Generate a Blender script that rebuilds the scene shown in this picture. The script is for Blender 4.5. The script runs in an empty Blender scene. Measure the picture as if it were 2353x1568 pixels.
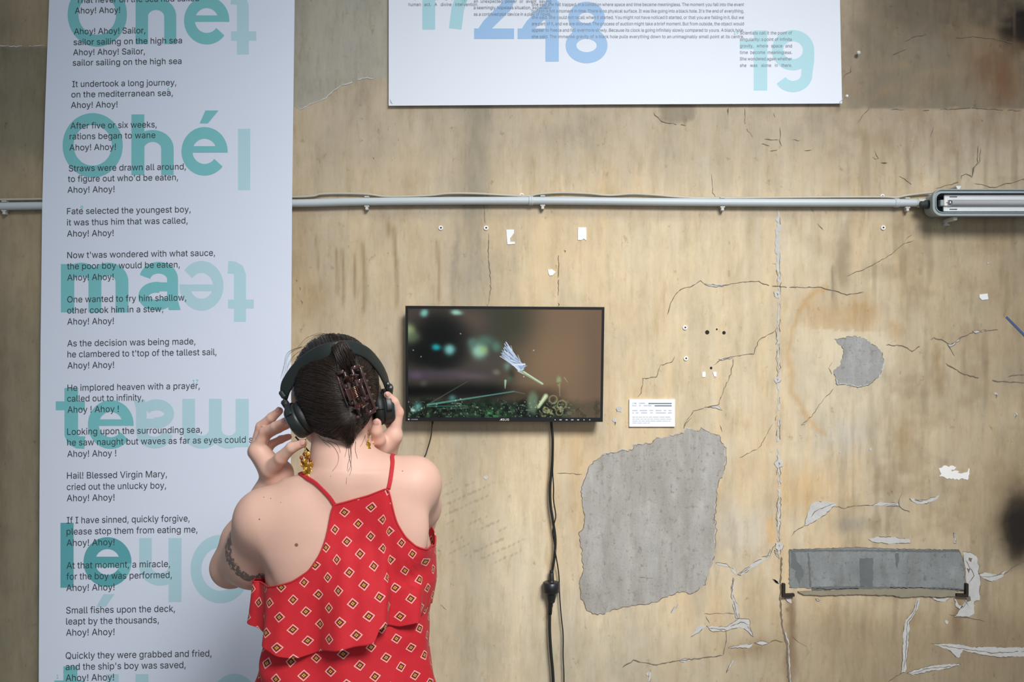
import bpy, math, random, os
import numpy as np
from mathutils import Vector, geometry

random.seed(7)
rng = np.random.RandomState(11)
SC = bpy.context.scene
COL = SC.collection

# ------------------------------------------------------------------ camera
CAM_D, CAM_Z, F = 2.6, 1.6, 2192.0        # distance to the wall, height, focal length in px of the 2353 px frame
cd = bpy.data.cameras.new('camera')
cd.sensor_width = 36.0
cd.lens = 36.0 * F / 2353.0
cam = bpy.data.objects.new('camera', cd)
cam.location = (0, -CAM_D, CAM_Z)
cam.rotation_euler = (math.pi / 2, 0, 0)
COL.objects.link(cam)
SC.camera = cam

# ------------------------------------------------------------------ light
wd = bpy.data.worlds.new('world')
SC.world = wd
wd.use_nodes = True
wd.node_tree.nodes['Background'].inputs[0].default_value = (0.80, 0.90, 1.0, 1)
wd.node_tree.nodes['Background'].inputs[1].default_value = 0.27


def area(name, loc, target, sx, sy, power, col):
    l = bpy.data.lights.new(name, 'AREA')
    l.shape = 'RECTANGLE'
    l.size, l.size_y, l.energy, l.color = sx, sy, power, col
    o = bpy.data.objects.new(name, l)
    o.location = loc
    o.rotation_euler = (Vector(target) - Vector(loc)).to_track_quat('-Z', 'Y').to_euler()
    COL.objects.link(o)
    return o


key = area('hall_roof_light', (1.3, -3.7, 4.0), (0.24, -.1, 1.16), 1.6, 1.2, 22, (1.0, 0.985, 0.965))
key.data.spread = math.radians(50)  # unseen lamp; cone narrowed so the view's edges darken like lens vignetting
area('hall_doorway_daylight', (0.8, -5.5, 2.0), (0.3, -.3, 1.2), 2.6, 2.0, 20, (0.96, 0.98, 1.0))

SC.view_settings.view_transform = 'Standard'
SC.view_settings.look = 'None'
SC.view_settings.gamma = 1.0
SC.view_settings.exposure = 0.06
SC.view_settings.use_curve_mapping = False


# ------------------------------------------------------------------ helpers
def lin(c):
    c = c / 255.0
    return c / 12.92 if c <= 0.04045 else ((c + 0.055) / 1.055) ** 2.4


def rgb(r, g, b):
    return (lin(r), lin(g), lin(b))


def P(px, py, Y):
    """the place on the plane y = Y that the photograph shows at (px, py)"""
    s = (Y + CAM_D) / F
    return np.array(((px - 1176.5) * s, Y, CAM_Z - (py - 784.0) * s))


def PV(pts):
    return [P(*p) for p in pts]


def empty(name, loc=(0, 0, 0)):
    o = bpy.data.objects.new(name, None)
    o.location = loc
    o.empty_display_size = 0.05
    COL.objects.link(o)
    return o


def tag(o, label=None, cat=None, group=None, kind=None):
    if label: o['label'] = label
    if cat: o['category'] = cat
    if group: o['group'] = group
    if kind: o['kind'] = kind
    return o


def part(o, parent):
    """parent o to a thing that has only a location"""
    base = Vector(parent.location)
    p = parent.parent
    while p is not None:
        base += Vector(p.location)
        p = p.parent
    o.parent = parent
    o.location = Vector(o.location) - base
    return o


def mesh(name, V, Fc, mat, parent=None, smooth=False):
    me = bpy.data.meshes.new(name)
    V = np.asarray(V, dtype=float).reshape(-1, 3)
    me.from_pydata(V.tolist(), [], [list(map(int, f)) for f in Fc])
    mats = mat if isinstance(mat, (list, tuple)) else [mat]
    for m in mats: me.materials.append(m)
    if smooth:
        me.polygons.foreach_set('use_smooth', [True] * len(me.polygons))
    me.update()
    o = bpy.data.objects.new(name, me)
    COL.objects.link(o)
    if parent is not None: part(o, parent)
    return o


class MB:
    """collects several shapes into one mesh"""
    def __init__(s): s.V, s.F, s.n, s.M, s.m = [], [], 0, [], 0

    def add(s, V, Fc):
        V = np.asarray(V, dtype=float).reshape(-1, 3)
        s.V.append(V)
        s.F += [[int(i) + s.n for i in f] for f in Fc]
        s.M += [s.m] * len(Fc)
        s.n += len(V)
        return s

    def build(s, name, mat, parent=None, smooth=False):
        o = mesh(name, np.concatenate(s.V), s.F, mat, parent, smooth)
        if any(s.M): o.data.polygons.foreach_set('material_index', s.M)
        return o


def box(c, size, bev=0.0, ax=None):
    """box with chamfered edges; ax: 3 axis vectors"""
    hx, hy, hz = [k / 2 for k in size]
    b = min(bev, hx * .98, hy * .98, hz * .98)
    if b <= 0:
        V = [(x, y, z) for x in (-hx, hx) for y in (-hy, hy) for z in (-hz, hz)]
        Fc = [(0, 1, 3, 2), (4, 6, 7, 5), (0, 4, 5, 1), (2, 3, 7, 6), (0, 2, 6, 4), (1, 5, 7, 3)]
    else:
        V, Fc, idx = [], [], {}
        for sx in (-1, 1):
            for sy in (-1, 1):
                for sz in (-1, 1):
                    for a in range(3):
                        p = [sx * (hx - b), sy * (hy - b), sz * (hz - b)]
                        p[a] = (sx * hx, sy * hy, sz * hz)[a]
                        idx[(sx, sy, sz, a)] = len(V)
                        V.append(p)
        for a in range(3):
            u, w = [(1, 2), (0, 2), (0, 1)][a]
            for s in (-1, 1):
                q = []
                for su, sw in ((-1, -1), (1, -1), (1, 1), (-1, 1)):
                    k = [0, 0, 0]; k[a] = s; k[u] = su; k[w] = sw
                    q.append(idx[(k[0], k[1], k[2], a)])
                Fc.append(q)
        for a in range(3):
            u, w = [(1, 2), (0, 2), (0, 1)][a]
            for su in (-1, 1):
                for sw in (-1, 1):
                    q = []
                    for s, t in ((-1, u), (1, u), (1, w), (-1, w)):
                        k = [0, 0, 0]; k[a] = s; k[u] = su; k[w] = sw
                        q.append(idx[(k[0], k[1], k[2], t)])
                    Fc.append(q)
        for sx in (-1, 1):
            for sy in (-1, 1):
                for sz in (-1, 1):
                    Fc.append([idx[(sx, sy, sz, a)] for a in range(3)])
        # orient
        VV = np.array(V)
        for f in Fc:
            n = np.cross(VV[f[1]] - VV[f[0]], VV[f[2]] - VV[f[0]])
            if n.dot(VV[f].mean(0)) < 0: f.reverse()
    V = np.array(V, dtype=float)
    if ax is not None: V = V @ np.array(ax, dtype=float)
    return V + np.array(c), Fc


def catmull(pts, n):
    pts = np.asarray(pts, dtype=float)
    if len(pts) < 3:
        t = np.linspace(0, 1, n)[:, None]
        return pts[0] * (1 - t) + pts[-1] * t
    Q = np.vstack([2 * pts[0] - pts[1], pts, 2 * pts[-1] - pts[-2]])
    out = []
    m = len(pts) - 1
    for t in np.linspace(0, m - 1e-9, n):
        i = int(t); f = t - i
        a, b, c, d = Q[i:i + 4]
        out.append(.5 * ((2 * b) + (c - a) * f + (2 * a - 5 * b + 4 * c - d) * f * f + (3 * b - a - 3 * c + d) * f ** 3))
    return np.array(out)


def frames(p):
    T = np.gradient(p, axis=0)
    T /= np.linalg.norm(T, axis=1)[:, None] + 1e-12
    u = np.cross(T[0], (0, 0, 1.0))
    if np.linalg.norm(u) < .1: u = np.cross(T[0], (0, 1.0, 0))
    U, W = [], []
    for t in T:
        u = u - t * u.dot(t)
        u = u / np.linalg.norm(u)
        U.append(u); W.append(np.cross(t, u))
    return T, np.array(U), np.array(W)


def tube(p, r, n=10, caps=True, closed=False):
    p = np.asarray(p, dtype=float)
    r = np.broadcast_to(r, (len(p),))
    T, U, W = frames(p)
    a = np.linspace(0, 2 * math.pi, n, endpoint=False)
    V = (p[:, None, :] + r[:, None, None] * (np.cos(a)[None, :, None] * U[:, None, :] + np.sin(a)[None, :, None] * W[:, None, :])).reshape(-1, 3)
    Fc = []
    for i in range(len(p) - 1):
        for j in range(n):
            k = (j + 1) % n
            Fc.append((i * n + j, i * n + k, (i + 1) * n + k, (i + 1) * n + j))
    if caps:
        Fc.append(tuple(range(n - 1, -1, -1)))
        Fc.append(tuple((len(p) - 1) * n + j for j in range(n)))
    return V, Fc


def strap(p, w_dir, width, thick):
    """flat bar with rounded edges swept along p; w_dir: the width direction at each point"""
    p = np.asarray(p, float)
    w = np.broadcast_to(np.asarray(w_dir, float), p.shape)
    width = np.broadcast_to(width, (len(p),)); thick = np.broadcast_to(thick, (len(p),))
    T = np.gradient(p, axis=0); T /= np.linalg.norm(T, axis=1)[:, None]
    w = w - T * (w * T).sum(1)[:, None]; w = w / np.linalg.norm(w, axis=1)[:, None]
    N = np.cross(T, w)
    n = 12
    a = np.linspace(0, 2 * math.pi, n, endpoint=False)
    ca, sa = np.cos(a), np.sin(a)
    ca, sa = np.sign(ca) * np.abs(ca) ** .45, np.sign(sa) * np.abs(sa) ** .45
    V = (p[:, None] + ca[None, :, None] * w[:, None] * width[:, None, None] / 2 + sa[None, :, None] * N[:, None] * thick[:, None, None] / 2).reshape(-1, 3)
    Fc = []
    for i in range(len(p) - 1):
        for j in range(n):
            k = (j + 1) % n
            Fc.append((i * n + j, i * n + k, (i + 1) * n + k, (i + 1) * n + j))
    Fc.append(tuple(range(n - 1, -1, -1)))
    Fc.append(tuple((len(p) - 1) * n + j for j in range(n)))
    return V, Fc


def lathe(prof, c, axis, n=24):
    """prof: (radius, height along axis) pairs"""
    axis = np.asarray(axis, float); axis = axis / np.linalg.norm(axis)
    u = np.cross(axis, (0, 0, 1.0))
    if np.linalg.norm(u) < .1: u = np.cross(axis, (0, 1.0, 0))
    u /= np.linalg.norm(u); w = np.cross(axis, u)
    a = np.linspace(0, 2 * math.pi, n, endpoint=False)
    V = []
    for r, h in prof:
        V += [np.asarray(c) + axis * h + r * (math.cos(t) * u + math.sin(t) * w) for t in a]
    Fc = []
    for i in range(len(prof) - 1):
        for j in range(n):
            k = (j + 1) % n
            Fc.append((i * n + j, i * n + k, (i + 1) * n + k, (i + 1) * n + j))
    Fc.append(tuple(range(n - 1, -1, -1)))
    Fc.append(tuple((len(prof) - 1) * n + j for j in range(n)))
    return np.array(V), Fc


def ball(c, r, n=12):
    r = np.broadcast_to(r, (3,))
    V, Fc = [], []
    m = n // 2 + 1
    for i in range(m + 1):
        t = math.pi * i / m
        for j in range(n):
            a = 2 * math.pi * j / n
            V.append(np.asarray(c) + r * np.array((math.sin(t) * math.cos(a), math.sin(t) * math.sin(a), math.cos(t))))
    for i in range(m):
        for j in range(n):
            k = (j + 1) % n
            Fc.append((i * n + j, (i + 1) * n + j, (i + 1) * n + k, i * n + k))
    return np.array(V), Fc


def rrect(w, h, r, n=5):
    out = []
    for cx, cy, a0 in ((w / 2 - r, h / 2 - r, 0), (-w / 2 + r, h / 2 - r, 90), (-w / 2 + r, -h / 2 + r, 180), (w / 2 - r, -h / 2 + r, 270)):
        for i in range(n + 1):
            a = math.radians(a0 + 90 * i / n)
            out.append((cx + r * math.cos(a), cy + r * math.sin(a)))
    return out


def prism(poly_xz, y0, y1):
    """polygon in x, z between two depths (y0 is nearer the camera)"""
    n = len(poly_xz)
    A = sum(poly_xz[i][0] * poly_xz[(i + 1) % n][1] - poly_xz[(i + 1) % n][0] * poly_xz[i][1] for i in range(n))
    if A < 0: poly_xz = poly_xz[::-1]
    V = [(x, y0, z) for x, z in poly_xz] + [(x, y1, z) for x, z in poly_xz]
    tri = geometry.tessellate_polygon([[Vector((x, z, 0)) for x, z in poly_xz]])
    Fc = []
    for t in tri:
        a, b, c = [poly_xz[i] for i in t]
        s = (b[0] - a[0]) * (c[1] - a[1]) - (c[0] - a[0]) * (b[1] - a[1])
        t = list(t) if s > 0 else list(t)[::-1]
        Fc.append(t)
        Fc.append([i + n for i in t[::-1]])
    for i in range(n):
        j = (i + 1) % n
        Fc.append((j, i, i + n, j + n))
    return V, Fc


def ringframe(outer, inner, y0, y1):
    """frame between two outlines of the same point count"""
    n = len(outer)
    V = [(x, y0, z) for x, z in outer] + [(x, y0, z) for x, z in inner] + [(x, y1, z) for x, z in outer] + [(x, y1, z) for x, z in inner]
    Fc = []
    for i in range(n):
        j = (i + 1) % n
        Fc += [(i, j, n + j, n + i), (2 * n + j, 2 * n + i, 3 * n + i, 3 * n + j), (j, i, 2 * n + i, 2 * n + j), (n + i, n + j, 3 * n + j, 3 * n + i)]
    return V, Fc


# value noise ------------------------------------------------------
_NT = np.random.RandomState(5).rand(256, 256)


def vnoise(x, y, seed=0):
    x = np.asarray(x, float) + seed * 17.31; y = np.asarray(y, float) + seed * 9.77
    xi = np.floor(x).astype(int); yi = np.floor(y).astype(int)
    fx = x - xi; fy = y - yi
    fx = fx * fx * (3 - 2 * fx); fy = fy * fy * (3 - 2 * fy)
    g = lambda i, j: _NT[i % 256, j % 256]
    return (g(xi, yi) * (1 - fx) + g(xi + 1, yi) * fx) * (1 - fy) + (g(xi, yi + 1) * (1 - fx) + g(xi + 1, yi + 1) * fx) * fy


def fbm(x, y, seed=0, oct=4):
    s, a, t = 0, .5, 0
    for o in range(oct):
        s = s + a * vnoise(x * 2 ** o, y * 2 ** o, seed + o * 3.1); t += a; a *= .5
    return s / t


def sstep(a, b, x):
    t = np.clip((x - a) / (b - a), 0, 1)
    return t * t * (3 - 2 * t)


# ------------------------------------------------------------------ materials
def mat(name, col, rough=.6, metal=0.0, vary=.06, scale=40, bump=0.0, bscale=200, spec=.5, emis=None, trans=0.0, coat=0.0, sss=0.0):
    m = bpy.data.materials.new(name)
    m.use_nodes = True
    nt = m.node_tree; N, L = nt.nodes, nt.links
    b = N['Principled BSDF']
    b.inputs['Roughness'].default_value = rough
    b.inputs['Metallic'].default_value = metal
    b.inputs['Specular IOR Level'].default_value = spec
    b.inputs['Transmission Weight'].default_value = trans
    b.inputs['Coat Weight'].default_value = coat
    if sss:
        b.inputs['Subsurface Weight'].default_value = sss
        b.inputs['Subsurface Radius'].default_value = (.008, .003, .0015)
        b.inputs['Subsurface Scale'].default_value = 1.0
    tc = N.new('ShaderNodeTexCoord')
    no = N.new('ShaderNodeTexNoise'); no.inputs['Scale'].default_value = scale; no.inputs['Detail'].default_value = 4
    L.new(tc.outputs['Object'], no.inputs['Vector'])
    mx = N.new('ShaderNodeMixRGB')
    mx.inputs[1].default_value = (*[c * (1 - vary) for c in col], 1)
    mx.inputs[2].default_value = (*[min(1, c * (1 + vary)) for c in col], 1)
    L.new(no.outputs['Fac'], mx.inputs[0])
    L.new(mx.outputs[0], b.inputs['Base Color'])
    if emis:
        L.new(mx.outputs[0], b.inputs['Emission Color']); b.inputs['Emission Strength'].default_value = emis
    if bump:
        n2 = N.new('ShaderNodeTexNoise'); n2.inputs['Scale'].default_value = bscale; n2.inputs['Detail'].default_value = 5
        L.new(tc.outputs['Object'], n2.inputs['Vector'])
        bp = N.new('ShaderNodeBump'); bp.inputs['Strength'].default_value = bump; bp.inputs['Distance'].default_value = .002
        L.new(n2.outputs['Fac'], bp.inputs['Height'])
        L.new(bp.outputs[0], b.inputs['Normal'])
    return m


def attr_mat(name, attr, rough=.85, streak=0.0, bump=0.0, emission=False, strength=1.0):
    """colour from the mesh's own colour layer, with fine grain"""
    m = bpy.data.materials.new(name)
    m.use_nodes = True
    nt = m.node_tree; N, L = nt.nodes, nt.links
    b = N['Principled BSDF']
    b.inputs['Roughness'].default_value = rough
    at = N.new('ShaderNodeAttribute'); at.attribute_name = attr
    if emission:
        b.inputs['Base Color'].default_value = (.004, .004, .004, 1); b.inputs['Specular IOR Level'].default_value = .12
        L.new(at.outputs['Color'], b.inputs['Emission Color'])
        b.inputs['Emission Strength'].default_value = strength
        return m
    tc = N.new('ShaderNodeTexCoord')
    mp = N.new('ShaderNodeMapping'); mp.inputs['Scale'].default_value = (70, 1, 7)
    L.new(tc.outputs['Object'], mp.inputs[0])
    n1 = N.new('ShaderNodeTexNoise'); n1.inputs['Scale'].default_value = 1; n1.inputs['Detail'].default_value = 6; n1.inputs['Roughness'].default_value = .65
    L.new(mp.outputs[0], n1.inputs['Vector'])
    n2 = N.new('ShaderNodeTexNoise'); n2.inputs['Scale'].default_value = 55; n2.inputs['Detail'].default_value = 6; n2.inputs['Roughness'].default_value = .7
    L.new(tc.outputs['Object'], n2.inputs['Vector'])
    ad = N.new('ShaderNodeMath'); ad.operation = 'MULTIPLY_ADD'
    L.new(n1.outputs['Fac'], ad.inputs[0]); ad.inputs[1].default_value = .7
    ml = N.new('ShaderNodeMath'); ml.operation = 'MULTIPLY'; ml.inputs[1].default_value = .3
    L.new(n2.outputs['Fac'], ml.inputs[0]); L.new(ml.outputs[0], ad.inputs[2])
    mr = N.new('ShaderNodeMapRange'); mr.inputs[1].default_value = .25; mr.inputs[2].default_value = .75
    mr.inputs[3].default_value = 1 - streak; mr.inputs[4].default_value = 1 + streak
    L.new(ad.outputs[0], mr.inputs[0])
    vm = N.new('ShaderNodeVectorMath'); vm.operation = 'SCALE'
    L.new(at.outputs['Color'], vm.inputs[0]); L.new(mr.outputs[0], vm.inputs['Scale'])
    # grime that has run down the plaster, and grey worn spots
    def grunge(prev, scl, lo_, hi_, mulc, det=8):
        m_ = N.new('ShaderNodeMapping'); m_.inputs['Scale'].default_value = scl; m_.inputs['Location'].default_value = (scl[0] * .37, 0, scl[2] * .11)
        L.new(tc.outputs['Object'], m_.inputs[0])
        n_ = N.new('ShaderNodeTexNoise'); n_.inputs['Scale'].default_value = 1; n_.inputs['Detail'].default_value = det; n_.inputs['Roughness'].default_value = .72
        L.new(m_.outputs[0], n_.inputs['Vector'])
        r_ = N.new('ShaderNodeMapRange'); r_.inputs[1].default_value = lo_; r_.inputs[2].default_value = hi_
        L.new(n_.outputs['Fac'], r_.inputs[0])
        x_ = N.new('ShaderNodeMixRGB'); x_.blend_type = 'MULTIPLY'; x_.inputs[2].default_value = (*mulc, 1)
        L.new(r_.outputs[0], x_.inputs[0]); L.new(prev, x_.inputs[1])
        return x_.outputs[0]
    g_ = grunge(vm.outputs[0], (17, 1, 6), .47, .68, (.85, .83, .79))
    g_ = grunge(g_, (48, 1, 11), .53, .69, (.85, .82, .76))
    g_ = grunge(g_, (8, 1, 6), .46, .62, (.92, .94, .98))
    g_ = grunge(g_, (36, 1, 26), .60, .68, (.72, .68, .60))
    g_ = grunge(g_, (15, 1, 7), .52, .70, (1.10, 1.11, 1.12))
    # small dark pits
    vo = N.new('ShaderNodeTexVoronoi'); vo.inputs['Scale'].default_value = 26
    L.new(tc.outputs['Object'], vo.inputs['Vector'])
    lt = N.new('ShaderNodeMath'); lt.operation = 'LESS_THAN'; lt.inputs[1].default_value = .02
    L.new(vo.outputs['Distance'], lt.inputs[0])
    sp = N.new('ShaderNodeSeparateColor'); L.new(vo.outputs['Color'], sp.inputs[0])
    gt = N.new('ShaderNodeMath'); gt.operation = 'GREATER_THAN'; gt.inputs[1].default_value = .955
    L.new(sp.outputs[0], gt.inputs[0])
    pm = N.new('ShaderNodeMath'); pm.operation = 'MULTIPLY'; L.new(lt.outputs[0], pm.inputs[0]); L.new(gt.outputs[0], pm.inputs[1])
    mx = N.new('ShaderNodeMixRGB'); mx.inputs[2].default_value = (.16, .125, .09, 1)
    L.new(pm.outputs[0], mx.inputs[0]); L.new(g_, mx.inputs[1])
    L.new(mx.outputs[0], b.inputs['Base Color'])
    bp = N.new('ShaderNodeBump'); bp.inputs['Strength'].default_value = bump; bp.inputs['Distance'].default_value = .003
    L.new(ad.outputs[0], bp.inputs['Height']); L.new(bp.outputs[0], b.inputs['Normal'])
    return m


def set_color(o, name, C):
    a = o.data.color_attributes.new(name, 'FLOAT_COLOR', 'POINT')
    C = np.asarray(C, dtype=np.float32)
    full = np.ones((len(C), 4), np.float32); full[:, :3] = C
    a.data.foreach_set('color', full.ravel())


def plaster(name, col, vary):
    m = mat(name, col, .95, vary=vary, scale=16, bump=.4, bscale=170)
    nt = m.node_tree; N, L = nt.nodes, nt.links
    b = N['Principled BSDF']; src = b.inputs['Base Color'].links[0].from_socket
    tc = N.new('ShaderNodeTexCoord')
    for scl, lo_, hi_, mul in (((14, 1, 3), .42, .64, (.82, .805, .76)), ((70, 1, 50), .55, .66, (.74, .72, .69)), ((26, 1, 12), .50, .66, (1.14, 1.14, 1.15)), ((160, 1, 130), .60, .66, (.62, .60, .58)), ((34, 1, 4), .52, .68, (.85, .84, .83))):
        mp = N.new('ShaderNodeMapping'); mp.inputs['Scale'].default_value = scl; L.new(tc.outputs['Object'], mp.inputs[0])
        n = N.new('ShaderNodeTexNoise'); n.inputs['Scale'].default_value = 1; n.inputs['Detail'].default_value = 6; n.inputs['Roughness'].default_value = .65; L.new(mp.outputs[0], n.inputs['Vector'])
        r = N.new('ShaderNodeMapRange'); r.inputs[1].default_value = lo_; r.inputs[2].default_value = hi_; L.new(n.outputs['Fac'], r.inputs[0])
        x = N.new('ShaderNodeMixRGB'); x.blend_type = 'MULTIPLY'; x.inputs[2].default_value = (*mul, 1); L.new(r.outputs[0], x.inputs[0]); L.new(src, x.inputs[1]); src = x.outputs[0]
    L.new(src, b.inputs['Base Color'])
    return m


M = {}
M['paper'] = mat('banner_paper', (.74, .80, .93), .55, vary=.012, scale=3)
M['paper2'] = mat('poster_paper', (.78, .835, .93), .55, vary=.012, scale=3)
M['card'] = mat('card_paper', (.84, .87, .97), .55, vary=.01)
M['ink'] = mat('ink_black', (.035, .042, .055), .5, vary=.05)
M['ink_grey'] = mat('ink_grey', (.16, .18, .21), .5, vary=.05)
M['ink_pale'] = mat('ink_pale', (.50, .53, .60), .5, vary=.05)
M['teal'] = mat('ink_teal', (.20, .56, .59), .5, vary=.02)
M['teal_dark'] = mat('ink_teal_dark', (.11, .41, .45), .5, vary=.02)
M['teal_pale'] = mat('ink_teal_pale', (.47, .70, .78), .5, vary=.02)
M['aqua'] = mat('ink_aqua', (.40, .68, .76), .5, vary=.02)
M['blue'] = mat('ink_blue', (.31, .52, .80), .5, vary=.02)
M['blue_text'] = mat('ink_blue_text', (.13, .21, .36), .5, vary=.02)
M['black'] = mat('black_plastic', (.012, .013, .014), .38, vary=.1, bump=.05)
M['bezel'] = mat('bezel_plastic', (.009, .0095, .011), .5, vary=.1, spec=.22)
M['cable'] = mat('black_cable_rubber', (.012, .013, .013), .5, vary=.1)
M['phones'] = mat('headphone_plastic', (.016, .022, .021), .42, vary=.12, bump=.04)
M['cushion'] = mat('headphone_cushion', (.010, .013, .013), .55, vary=.15, bump=.2, bscale=500)
M['phones_grey'] = mat('headphone_grey_shell', (.22, .25, .27), .35, vary=.05)
M['chrome'] = mat('chrome', (.7, .7, .7), .2, 1.0)
M['pvc'] = mat('grey_pvc', (.52, .58, .61), .45, vary=.05, scale=15)
M['pvc_pale'] = mat('pale_pvc', (.58, .58, .54), .5, vary=.08)
M['cord_cream'] = mat('cream_cord', (.50, .47, .39), .55, vary=.08)
M['lamp_grey'] = mat('lamp_housing_grey', (.30, .35, .36), .5, vary=.08)
M['lamp_dark'] = mat('lamp_tray_dark', (.035, .05, .05), .6, vary=.1)
M['lamp_white'] = mat('lamp_reflector_white', (.68, .72, .74), .4, vary=.05)
M['glass_tube'] = mat('lamp_tube_glass', (.50, .51, .53), .25, vary=.04)
M['cap_white'] = mat('lamp_cap_white', (.75, .74, .70), .4)
M['anchor'] = mat('white_nylon', (.80, .80, .78), .5)
M['tape'] = mat('white_tape', (.82, .84, .84), .5, vary=.05)
M['hole'] = mat('dark_hole', (.02, .017, .014), .9)
M['steel'] = mat('rusted_steel', (.03, .022, .018), .7, .3, vary=.4)
M['crack'] = mat('crack_shadow_dirt', (.17, .14, .105), .95, vary=.35, scale=60)
M['peel'] = mat('peeled_plaster', (.53, .525, .51), .9, vary=.22, scale=45, bump=.4, bscale=150)
M['patch'] = plaster('bare_grey_plaster', (.40, .388, .365), .16)
M['patch_dark'] = plaster('small_grey_plaster', (.345, .345, .34), .14)
M['cement'] = plaster('blue_grey_cement', (.235, .252, .255), .35)
M['cement_dark'] = mat('dark_cement', (.135, .145, .145), .9, vary=.2, scale=30)
M['ledge'] = mat('mortar_ledge', (.27, .24, .175), .95, vary=.2, scale=40)
M['whitewash'] = mat('white_paint_smear', (.84, .84, .82), .7, vary=.04)
M['bluepaint'] = mat('blue_paint_line', (.055, .10, .24), .7, vary=.1)
M['floor'] = mat('floor_concrete', (.32, .30, .27), .8, vary=.2, scale=4, bump=.2, bscale=60)
M['red_trim'] = mat('red_trim_cloth', (.52, .018, .028), .75, vary=.1)
M['denim'] = mat('dark_denim', (.03, .04, .07), .85, vary=.2, scale=200)
M['shoe'] = mat('black_shoe', (.02, .02, .02), .5)
M['gold'] = mat('gold_metal', (.62, .33, .055), .32, .85, vary=.25, scale=150)
M['bead'] = mat('amber_bead', (.26, .075, .02), .35, .2, vary=.3, scale=150)
M['clip'] = mat('brown_clear_plastic', (.055, .020, .018), .12, vary=.5, scale=60, coat=.6, trans=.25)
M['spring'] = mat('copper_spring', (.60, .38, .28), .25, 1.0)
M['eye_white'] = mat('eye_white', (.8, .78, .75), .2)
M['iris'] = mat('eye_iris', (.06, .03, .015), .2)
M['nail'] = mat('fingernail', (.66, .37, .32), .3, vary=.05)

# ------------------------------------------------------------------ wall and floor
WX0, WX1, WZ1 = -2.3, 2.8, 3.0
gx = np.unique(np.concatenate([np.arange(-1.52, 1.53, .0062), np.linspace(WX0, -1.52, 10), np.linspace(1.53, WX1, 12)]))
gz = np.unique(np.concatenate([np.arange(.60, 2.60, .0062), np.linspace(0, .60, 10), np.linspace(2.6, WZ1, 6)]))
XX, ZZ = np.meshgrid(gx, gz, indexing='ij')
px = 1176.5 + XX * F / CAM_D
py = 784 - (ZZ - CAM_Z) * F / CAM_D
wx = px + 26 * (fbm(px / 60, py / 60, 1) - .5) + 10 * (fbm(px / 15, py / 15, 2) - .5)
wy = py + 26 * (fbm(px / 60, py / 60, 3) - .5) + 10 * (fbm(px / 15, py / 15, 4) - .5)


def K(r, g, b):
    """reflectance of a surface that the photograph shows in this colour where the light is even"""
    return np.array(rgb(r, g, b)) / .80


def gb(cx, cy, rx, ry):
    return np.exp(-((wx - cx) / rx) ** 2 - ((wy - cy) / ry) ** 2)


def soft(x0, x1, y0, y1, s=14):
    return sstep(x0 - s, x0 + s, wx) * (1 - sstep(x1 - s, x1 + s, wx)) * sstep(y0 - s, y0 + s, wy) * (1 - sstep(y1 - s, y1 + s, wy))


C = np.zeros(px.shape + (3,))
lo = fbm(px / 260, py / 340, 5)[..., None]
C[:] = K(186, 170, 142)
C = C * (1 - sstep(.40, .68, lo)) + K(191, 170, 136) * sstep(.40, .68, lo)


def lay(col, m, k=1.0):
    global C
    m = np.clip(m * k, 0, 1)[..., None]
    C = C * (1 - m) + np.asarray(col) * m


# streaks that run down the wall
lay(K(170, 157, 134), sstep(.46, .74, fbm(px / 44, py / 420, 8)), .55)
lay(K(197, 171, 131), sstep(.52, .70, fbm(px / 26, py / 300, 21)), .42)
lay(K(158, 142, 114), sstep(.58, .76, fbm(px / 11, py / 190, 9)), .28)
lay(K(203, 190, 164), sstep(.56, .78, fbm(px / 16, py / 240, 12)), .34)
lay(K(199, 188, 164), sstep(.52, .80, fbm(px / 70, py / 90, 71)), .35)
lay(K(158, 146, 122), sstep(.52, .80, fbm(px / 60, py / 110, 72)), .35)
# upper storey: greyer
lay(K(172, 156, 131), (1 - sstep(1050, 1250, wx)) * sstep(600, 700, wx), .55)
lay(K(170, 156, 134), (1 - sstep(260, 500, wy)) * sstep(640, 800, wx), .85)
lay(K(150, 138, 118), (1 - sstep(230, 470, wy)) * sstep(640, 800, wx) * sstep(.45, .75, fbm(px / 55, py / 120, 77)), .55)
lay(K(160, 146, 126), soft(660, 2353, 470, 500, 10), .65)  # shadow under the conduit, painted into the wall colour
# big pale grey render area at upper left with a chipped edge
edge = 245 - 65 * sstep(690, 830, px) + 18 * (fbm(px / 22, py * 0, 31, 3) - .5)
lay(K(158, 153, 139), (1 - sstep(-3, 3, py - edge)) * sstep(560, 570, px) * (1 - sstep(1040, 1090, wx)), .95)
# the strip left of the banner
lay(K(141, 127, 102), 1 - sstep(150, 160, px), .8)
lay(K(112, 107, 90), (1 - sstep(150, 160, px)) * sstep(104, 112, py + 8 * (fbm(px / 9, py / 9, 33) - .5)) * (1 - sstep(320, 420, wy)), .75)
lay(K(118, 112, 92), (1 - sstep(150, 160, px)) * sstep(560, 900, wy), .7)
lay(K(88, 76, 56), gb(10, 60, 60, 70) + gb(0, 1000, 20, 600), .35)
# grey band that runs down to the screen
lay(K(128, 122, 108), np.exp(-((wx - 1092) / 40) ** 2) * (1 - sstep(640, 760, wy)) * sstep(60, 330, wy), .62)
lay(K(120, 114, 100), np.exp(-((wx - 1046) / 8) ** 2) * sstep(480, 560, wy) * (1 - sstep(690, 780, wy)), .5)
lay(K(146, 138, 118), np.exp(-((wx - 1085) / 55) ** 2) * sstep(900, 1000, wy), .5)
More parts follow.
